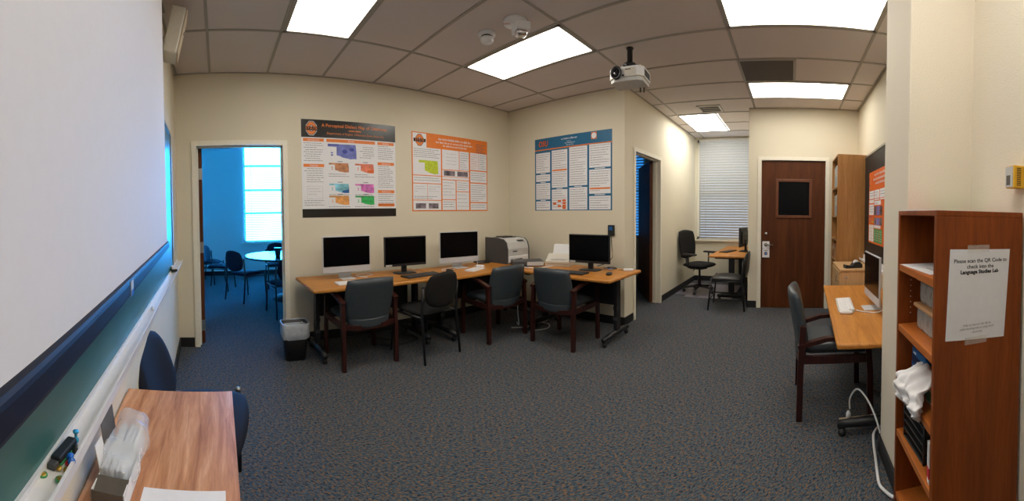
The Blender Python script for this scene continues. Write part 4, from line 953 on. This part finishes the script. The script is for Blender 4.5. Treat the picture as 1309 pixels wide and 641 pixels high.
for k in range(3): t.poly([(.05 + k * .08, .275), (.07 + k * .08, .275), (.06 + k * .08, .295)], d, 'p_or')
pan(.29, .445, .60, .49)
for (u0, mt) in ((.29, 'p_spec'), (.42, 'p_blue'), (.55, 'p_spec')):
    t.rect(u0, .33, u0 + .115, .43, d, mt)
    t.rect(u0, .22, u0 + .115, .30, d, mt)
pan(.29, .185, .60, .215); t.rect(.03, .02, .145, .215, d, 'paperg'); t.rect(.155, .02, .27, .215, d, 'paperg'); lines(t, .04, .03, .14, .2, d + .0006, 'softink', .04, .004, .6); lines(t, .165, .03, .26, .2, d + .0006, 'softink', .04, .004, .6)
for u0 in (.29, .42, .55): t.rect(u0, .02, u0 + .115, .175, d, 'greenp'); lines(t, u0 + .01, .03, u0 + .105, .165, d + .0006, 'paperg', .025, .004, .5)
o = t.build('mounted_poster', None, (4.37, YR + .0175, 1.045), PI); tag(o, 'orange poster with green panels stuck on the black chalkboard', 'poster', 'research posters on the walls')

# ---------------------------------------------------------------- tall bookshelf, cabinet, tape dispenser, bottles
t = thing('tall_bookshelf', 'tall narrow oak bookshelf beside the brown door', 'bookshelf', (4.63, YR + .002, 0), 0)
SW, SD, SH = .63, .375, 2.15
m = MB(); m.box((0, 0, 0), (.022, SD, SH), 'oakY', .002); m.build('side_panel', t)
m = MB(); m.box((SW - .022, 0, 0), (SW, SD, SH), 'oakY', .002); m.build('side_panel', t)
m = MB(); m.box((.022, 0, .05), (SW - .022, .008, SH - .02), 'oakY'); m.build('back_panel', t)
m = MB(); m.box((.022, 0, SH - .024), (SW - .022, SD, SH), 'oakY'); m.build('top_panel', t)
shz = [.05, .45, .77, 1.05, 1.36, 1.74]
for z in shz: m = MB(); m.box((.022, .008, z - .022), (SW - .022, SD - .004, z), 'oakY'); m.build('shelf', t)
def books(z, specs, x0, group, hi):
    x = x0
    for (w, h, mat, lab) in specs:
        b = thing('binder' if w > .03 else 'book', lab, 'book', (x + w / 2, YR + .262, z + .0006), 0, group)
        mm = MB(); mm.box((-w / 2, -.1, 0), (-w / 2 + .003, .1, h), mat); mm.box((w / 2 - .003, -.1, 0), (w / 2, .1, h), mat); mm.box((-w / 2, .097, 0), (w / 2, .1, h), mat); mm.rect(-w / 2 + .004, h * .55, w / 2 - .004, h * .8, -.1005, 'offw'); mm.build('cover', b)
        mm = MB(); mm.box((-w / 2 + .003, -.097, .004), (w / 2 - .003, .097, h - .004), 'paper'); mm.build('pages', b)
        x += w + .002
books(1.74, [(.05, .29, 'white', 'white binder nearest the side panel on the top shelf'), (.045, .30, 'cyanp', 'light blue binder on the top shelf'), (.04, .28, 'white', 'white binder right of the light blue one'), (.025, .26, 'blued', 'thin dark book on the top shelf'), (.05, .29, 'offw', 'cream binder at the far end of the books on the top shelf'),
             (.05, .29, 'cyanp', 'second light blue binder on the top shelf'), (.05, .28, 'white', 'white binder by the door-side panel'), (.045, .28, 'blk', 'black binder on the top shelf'), (.05, .27, 'white', 'last white binder beside the door-side panel')], 4.662, 'binders on the top shelf', .3)
books(1.36, [(.05, .27, 'offw', 'cream binder nearest the side panel on the second shelf'), (.05, .28, 'white', 'white binder on the second shelf'), (.03, .25, 'blued', 'dark blue book among the white binders, second shelf'), (.05, .27, 'white', 'white binder after the dark blue book'), (.05, .28, 'lgrey', 'grey binder on the second shelf'),
             (.035, .25, 'blueb', 'blue book on the second shelf'), (.05, .27, 'white', 'white binder by the door side on the second shelf'), (.05, .27, 'offw', 'last cream binder on the second shelf')], 4.662, 'binders on the second shelf', .3)
books(.77, [(.04, .2, 'tan', 'brown book on the low shelf'), (.04, .21, 'cherry', 'dark red book on the low shelf'), (.04, .2, 'dgrey', 'grey book on the low shelf')], 5.05, 'books on a low shelf', .2)
t = thing('plastic_jar', 'clear jar with an orange lid on the lower bookshelf', 'jar', (4.78, YR + .31, .4506))
m = MB(); m.lathe([(0, 0), (.045, 0), (.048, .01), (.048, .10), (.044, .115), (0, .115)], 'clearbox', 20); m.build('body', t)
m = MB(); m.lathe([(0, .115), (.05, .115), (.05, .15), (0, .15)], 'orange', 20); m.build('lid', t)
t = thing('spray_bottle', 'pale bottle with a dark cap beside the orange-lidded jar', 'bottle', (4.93, YR + .32, .4506))
m = MB(); m.lathe([(0, 0), (.04, 0), (.042, .01), (.042, .12), (.015, .16), (0, .16)], 'cyanp', 18); m.build('body', t)
m = MB(); m.lathe([(0, .16), (.017, .16), (.017, .20), (0, .20)], 'blk', 14); m.build('cap', t)
t = thing('storage_cabinet', 'pale maple cabinet between the bookshelf and the desk', 'cabinet', (4.22, YR + .004, 0), 0)
m = MB(); m.box((-.33, 0, .0), (.33, .42, .76), 'pine', .003); m.build('body', t)
m = MB(); m.box((-.34, 0, .76), (.34, .43, .78), 'pine', .003); m.build('top_panel', t)
m = MB(); m.box((-.32, .42, .03), (.32, .435, .75), 'pine', .002); dd = m.build('door', t)
m = MB(); m.tube([(-.26, .435, .64), (-.26, .46, .64), (-.26, .46, .72), (-.26, .435, .72)], .005, 'steel', 8); m.build('handle', dd)
m = MB(); m.lathe([(0, 0), (.012, 0), (.012, .003), (0, .003)], 'steel', 12, Tm((-.33, .36, .69), (0, -PI / 2, 0))); m.build('lock', t)
t = thing('tape_dispenser', 'black tape dispenser on the pale maple cabinet', 'tape dispenser', (4.02, -.70, .7806), R(14))
m = MB(); m.prism([(-.10, 0), (.10, 0), (.10, .04), (.06, .028), (.02, .025), (-.01, .06), (-.07, .066), (-.10, .035)], -.04, .04, 'blk', AX); m.build('body', t)
m = MB(); m.lathe([(.012, -.012), (.032, -.012), (.032, .012), (.012, .012)], 'paper', 18, Tm((0, -.035, .055), (0, PI / 2, 0))); m.build('tape_roll', t)

# ---------------------------------------------------------------- low bookcase in the foreground
BX, BXE, BYB, BYF, BH_ = 1.143, 1.590, -.846, -.484, 1.375
t = thing('low_bookcase', 'cherry brown bookcase with five shelves in the right foreground', 'bookcase', (BX, BYB, 0), 0)
BWd, BDp = BXE - BX, BYF - BYB
m = MB(); m.box((0, 0, 0), (.022, BDp, BH_), 'cherry', .002); m.build('side_panel', t)
m = MB(); m.box((BWd - .022, 0, 0), (BWd, BDp, BH_), 'cherry', .002)
for k in range(9):
    z = .93 + k * .025; m.box((BWd - .0235, BDp - .06, z), (BWd - .0215, BDp - .056, z + .004), 'offw')
m.build('side_panel', t)
m = MB(); m.box((.022, 0, .06), (BWd - .022, .008, BH_ - .02), 'cherry'); m.build('back_panel', t)
m = MB(); m.box((0, 0, BH_), (BWd, BDp, BH_ + .02), 'cherry', .002); m.build('top_panel', t)
SHZ = [.115, .405, .63, .885, 1.155]
for z in SHZ: m = MB(); m.box((.022, .008, z - .028), (BWd - .022, BDp - .002, z), 'cherryX', .001); m.build('shelf', t)
m = MB(); m.box((.022, BDp - .03, 0), (BWd - .022, BDp - .012, .087), 'cherry'); m.build('plinth', t)
# sign taped to the side
t = thing('paper_sign', 'white paper sign taped to the side of the cherry bookcase', 'sign', (BX - .001, -.525, .925), -PI / 2)
# local x runs towards -y (rightwards as seen), z up
m = MB(); sw, sh = .262, .335
m.add([(0, 0, .015), (sw - .02, 0, 0), (sw, 0, sh - .005), (.012, 0, sh)], [(0, 1, 2, 3)], 'paper'); m.add([(0, .0008, .015), (sw - .02, .0008, 0), (sw, .0008, sh - .005), (.012, .0008, sh)], [(3, 2, 1, 0)], 'paper'); m.recalc = False; m.build('sheet', t)
m = MB(); m.recalc = False
m.text('Please scan the QR Code to', .0192, .137, .292, .0008, 'ink', bold=.0003); m.text('check into the', .0192, .134, .271, .0008, 'ink', bold=.0003); m.text('Language Studies Lab', .0185, .132, .252, .0008, 'ink', bold=.0008)
m.build('heading', t)
m = MB(); m.recalc = False
m.text('Help us improve the lab by', .0105, .125, .062, .0008, 'greyink'); m.text('understanding who is using which', .0105, .125, .049, .0008, 'greyink'); m.text('resources.', .0105, .125, .036, .0008, 'greyink'); m.build('footnote', t)
for (u, v) in ((.125, sh), (.12, .004)):
    m = MB(); m.box((u - .045, -.0014, v - .012), (u + .045, -.0008, v + .014), 'tape'); m.build('tape_strip', t)
# contents
def paper(label, loc, rz, w, h, marks=True, nm='paper_sheet', thick=.0015, mat='paper'):
    m = MB(); m.box((-w / 2, -h / 2, 0), (w / 2, h / 2, thick), mat)
    if marks:
        for k in range(3): m.box((-w * .35, h * .2 - k * .02, thick), (-w * .35 + w * random.uniform(.2, .5), h * .2 - k * .02 + .006, thick + .0003), 'greyink')
    o = m.build(nm, None, loc, rz); return tag(o, label, 'paper')
paper('white paper sheet on the upper shelf of the cherry bookcase, jutting out', (1.41, -.600, 1.1556), R(4), .30, .205)
paper('second paper sheet under the jutting one on the upper shelf', (1.36, -.70, 1.1576), R(-8), .215, .22)
paper('white papers lying on top of the cherry bookcase', (1.36, -.63, BH_ + .0205), R(10), .216, .28, False, thick=.003)
paper('coloured leaflet on top of the cherry bookcase near its far end', (1.50, -.73, BH_ + .0205), R(30), .12, .16, False, 'leaflet', .002, 'p_green')
paper('red leaflet on top of the cherry bookcase by the pillar', (1.505, -.565, BH_ + .0205), R(-20), .09, .12, False, 'leaflet', .002, 'redp')
def bin_(label, z, y0):
    t = thing('storage_bin', label, 'storage bin', (1.345, y0, z), 0, 'lidded clear bins')
    m = MB(); m.prism([(-.13, .0), (.13, .0), (.145, .095), (-.145, .095)], -.135, .135, 'clearbox', AX) if False else m.box((-.15, -.12, 0), (.15, .115, .095), 'clearbox', .012, None, 2); m.build('tub', t)
    m = MB(); m.box((-.158, -.125, .095), (.158, .128, .112), 'tan' if 'tan' in label else 'clearbox', .006); m.build('lid', t)
    return t
bin_('clear storage bin with a tan lid on the second shelf of the cherry bookcase', .8855, -.66)
bin_('clear storage bin stacked on the tan-lidded one', .998, -.672)
for k, lab in enumerate(('blue carton at the bottom of the stack in the cherry bookcase', 'blue carton in the middle of its stack in the cherry bookcase', 'blue carton at the top of its stack in the cherry bookcase')):
    m = MB(); m.box((-.075, -.09, 0), (.075, .09, .060), 'blued', .001); m.box((-.0755, -.09, .001), (-.0745, .09, .059), 'blueb'); m.box((-.075, .0895, .001), (.075, .0907, .03), 'blueb'); m.box((-.045, .0907, .038), (.01, .0911, .046), 'paper'); m.box((.03, .0907, .008), (.06, .0911, .016), 'paper'); m.box((-.076, -.03, .036), (-.0754, .05, .046), 'paper')
    o = m.build('carton', None, (1.472, -.632 - .004 * k, .6308 + k * .0608), R(2 * k - 2)); tag(o, lab, 'box', 'stacked blue cartons')
t = thing('tissue_box', 'tissue box with a white tissue spilling over the shelf edge', 'tissue box', (1.275, -.610, .6308), R(2))
m = MB(); m.box((-.085, -.065, 0), (.085, .065, .085), 'lgrey', .002); m.box((-.0, .0645, .008), (.08, .0657, .05), 'greenp'); m.build('box', t)
m = MB()
def tis(x, y, z):
    v = (z + .10) / .20
    cr = .011 * math.sin(38 * x + 21 * z) + .008 * math.sin(71 * x - 43 * z) + .006 * math.sin(120 * z + 33 * x) + .004 * math.sin(190 * x + 90 * z)
    return (x * (.72 + .40 * math.sin(PI * min(1, v * .9))) + .020 * math.sin(14 * z) + .075, .120 + .03 * math.sin(PI * min(1, v * 1.05)) - .075 * max(0, v - .72) / .28 + y + cr, .055 + z * .80 - .16 * abs(x - .02) * (1 - v) + .7 * cr)
m.pad(.23, .20, .04, 'paper', .6, tis, 38, 34, p=4); m.build('tissue', t)
m = MB()
for k in range(5): m.box((-.11, -.10, .0 + k * .035), (.11, .10, .007 + k * .035), 'blk', .002)
for (x, y) in ((-.105, -.095), (.105, -.095), (-.105, .095), (.105, .095)): m.tube([(x, y, 0), (x, y, .175)], .006, 'blk', 8)
tag(m.build('letter_tray', None, (1.41, -.605, .4058), R(3)), 'black stacked letter tray on the fourth shelf of the cherry bookcase', 'letter tray')
m = MB(); m.box((-.012, -.08, 0), (.012, .08, .15), 'paper', .001); m.box((-.0125, .02, .02), (.0125, .0805, .06), 'redp'); tag(m.build('carton', None, (1.20, -.575, .4055), R(-6)), 'white carton with a red band beside the black letter tray', 'box')
m = MB(); m.box((-.05, -.06, 0), (.05, .06, .13), 'p_pink', .002); m.box((-.04, .0601, .06), (.04, .061, .11), 'paper'); tag(m.build('carton', None, (1.24, -.57, .1155), R(4)), 'pink and white carton on the bottom shelf of the cherry bookcase', 'box')
# thermostat
t = thing('thermostat', 'mustard yellow thermostat on the near right wall', 'thermostat', (1.175, YN, 1.49), 0)
m = MB(); m.box((-.027, 0, 0), (.030, .056, .088), 'yellow', .004); m.build('case', t)
m = MB(); m.box((-.022, .056, .004), (.028, .058, .084), 'lgrey'); m.box((-.005, .058, .012), (.02, .059, .05), 'carton'); m.build('dial_plate', t)
m = MB()
for k in range(10): m.box((-.0275, .022, .010 + k * .0072), (-.0265, .042, .0135 + k * .0072), 'blk')
m.build('vent_slots', t)

# ---------------------------------------------------------------- foreground table
t = thing('side_table', 'wood-topped table against the left wall in the foreground', 'table', (-.148, .79, 0), R(0))
TW = .182
m = MB(); m.prism([(-.148, -.50), (TW, -.50), (TW, .487), (-.189, .487)], .732, .76, 'table'); m.build('tabletop', t)
m = MB(); m.box((-.125, -.45, .66), (TW - .03, -.43, .732), 'blk'); m.box((-.16, .44, .66), (TW - .03, .46, .732), 'blk'); m.box((TW - .05, -.45, .66), (TW - .03, .46, .732), 'blk'); m.build('apron', t)
for (x, y) in ((-.125, -.46), (TW - .04, -.46), (-.16, .45), (TW - .04, .45)):
    m = MB(); m.tube([(x, y, 0), (x, y, .732)], .016, 'blkm', 10); m.build('leg', t)
ZT = .7605
o = paper('white printed sheet on the wood table in the foreground', (-.090, .705, ZT), R(180), .185, .205)
m = MB(); o2 = MB()
t = thing('glove_box', 'open white carton with grey flaps on the wood table', 'box', (-.240, .790, ZT), R(-1))
bw, bl, bh = .036, .075, .045
m = MB()
m.box((-bw, -bl, 0), (bw, bl, .002), 'paper'); m.box((-bw, -bl, 0), (-bw + .002, bl, bh), 'paper'); m.box((bw - .002, -bl, 0), (bw, bl, bh), 'paper'); m.box((-bw, bl - .002, 0), (bw, bl, bh), 'paper'); m.box((-bw, -bl, 0), (bw, -bl + .002, bh), 'carton'); m.build('carton_body', t)
m = MB(); m.box((-.001, -bl * .2, 0), (.001, bl + .03, .055), 'paper', 0, Tm((-bw, 0, bh), (0, R(-12), 0))); m.box((-.0025, bl * .4, .02), (-.001, bl + .045, .085), 'carton', 0, Tm((-bw, 0, bh), (0, R(-8), 0))); m.build('side_flap', t)
m = MB(); m.box((-bw, -.045, -.001), (bw, 0, .001), 'carton', 0, Tm((0, -bl + .045, bh + .002), (R(18), 0, 0))); m.build('end_flap', t)
t = thing('plastic_pack', 'clear plastic bag of pale packets sticking out of the open carton', 'packet', (-.240, .832, ZT + .006), R(-3))
m = MB()
for k in range(7): m.box((-.029 + k * .0083, -.055, .004), (-.029 + k * .0083 + .0074, .095 - .002 * (k % 3), .060 + .002 * (k % 2)), 'packet', .002, Tm((0, 0, 0), (R(9), 0, R(1.5 * (k % 3 - 1)))))
m.build('contents', t)
def bag(x, y, z):
    v = (z + .12) / .24
    w = .78 + .62 * math.sin(PI * min(1, v * 1.02)) * (1 - .25 * v)
    return (x * w + .004 * math.sin(70 * z + 20 * y) + .006 * v, z + .030, y * (1.0 + .5 * v) + .030 + .045 * v + .005 * math.sin(60 * x + 45 * z) + .003 * math.sin(130 * z))
m = MB(); m.pad(.076, .205, .062, 'film', .30, bag, 30, 34, p=4); m.build('bag', t)

# ---------------------------------------------------------------- next room: round table and cup
t = thing('round_table', 'dark round table reflecting the window in the next room', 'table', (1.17, 5.95, 0))
m = MB(); m.lathe([(0, .70), (.755, .70), (.77, .715), (.755, .73), (0, .73)], 'espresso', 56, None, False); m.build('tabletop', t)
m = MB(); m.lathe([(0, 0), (.30, 0), (.28, .04), (.06, .07), (.05, .70), (0, .70)], 'blkm', 24); m.build('pedestal', t)
t = thing('desk_cup', 'black tapered cup on the round table', 'cup', (.93, 5.75, .731))
m = MB(); m.lathe([(0, 0), (.04, 0), (.055, .13), (.05, .13), (.036, .01), (0, .01)], 'blk', 20); m.build('body', t)
m = MB(); m.lathe([(.05, .128), (.065, .128), (.065, .138), (.05, .138)], 'blk', 20); m.build('rim', t)

# ---------------------------------------------------------------- world, camera, view
w = bpy.data.worlds.new('World'); sc.world = w; w.use_nodes = True
bg = w.node_tree.nodes['Background']; bg.inputs[0].default_value = (0.25, 0.5, 1.0, 1); bg.inputs[1].default_value = 0.6
cam = bpy.data.cameras.new('Camera'); co = bpy.data.objects.new('Camera', cam); C.objects.link(co); sc.camera = co
right = Vector((0.69291725, -0.72099074, -0.00616796)); fwd = Vector((0.72070749, 0.69284502, -0.02337712)); up = Vector((0.02112813, 0.01175311, 0.99970769))
co.matrix_world = Matrix(((right.x, up.x, -fwd.x, 0), (right.y, up.y, -fwd.y, 0), (right.z, up.z, -fwd.z, 1.3743), (0, 0, 0, 1)))
f = 465.54; yh = 283.64
cam.type = 'PANO'; cam.panorama_type = 'CENTRAL_CYLINDRICAL'
cam.central_cylindrical_range_u_min = -654.5 / f; cam.central_cylindrical_range_u_max = 654.5 / f
cam.central_cylindrical_range_v_max = yh / f; cam.central_cylindrical_range_v_min = -(641 - yh) / f
cam.central_cylindrical_radius = 1.0; cam.clip_start = .01; cam.clip_end = 100
vs = sc.view_settings; vs.view_transform = 'Standard'; vs.look = 'None'; vs.gamma = 1; vs.exposure = 0.15; vs.use_curve_mapping = False
sc.cycles.use_denoising = True; sc.cycles.max_bounces = 10; sc.cycles.diffuse_bounces = 6; sc.cycles.transparent_max_bounces = 12
sc.cycles.sample_clamp_indirect = 6.0
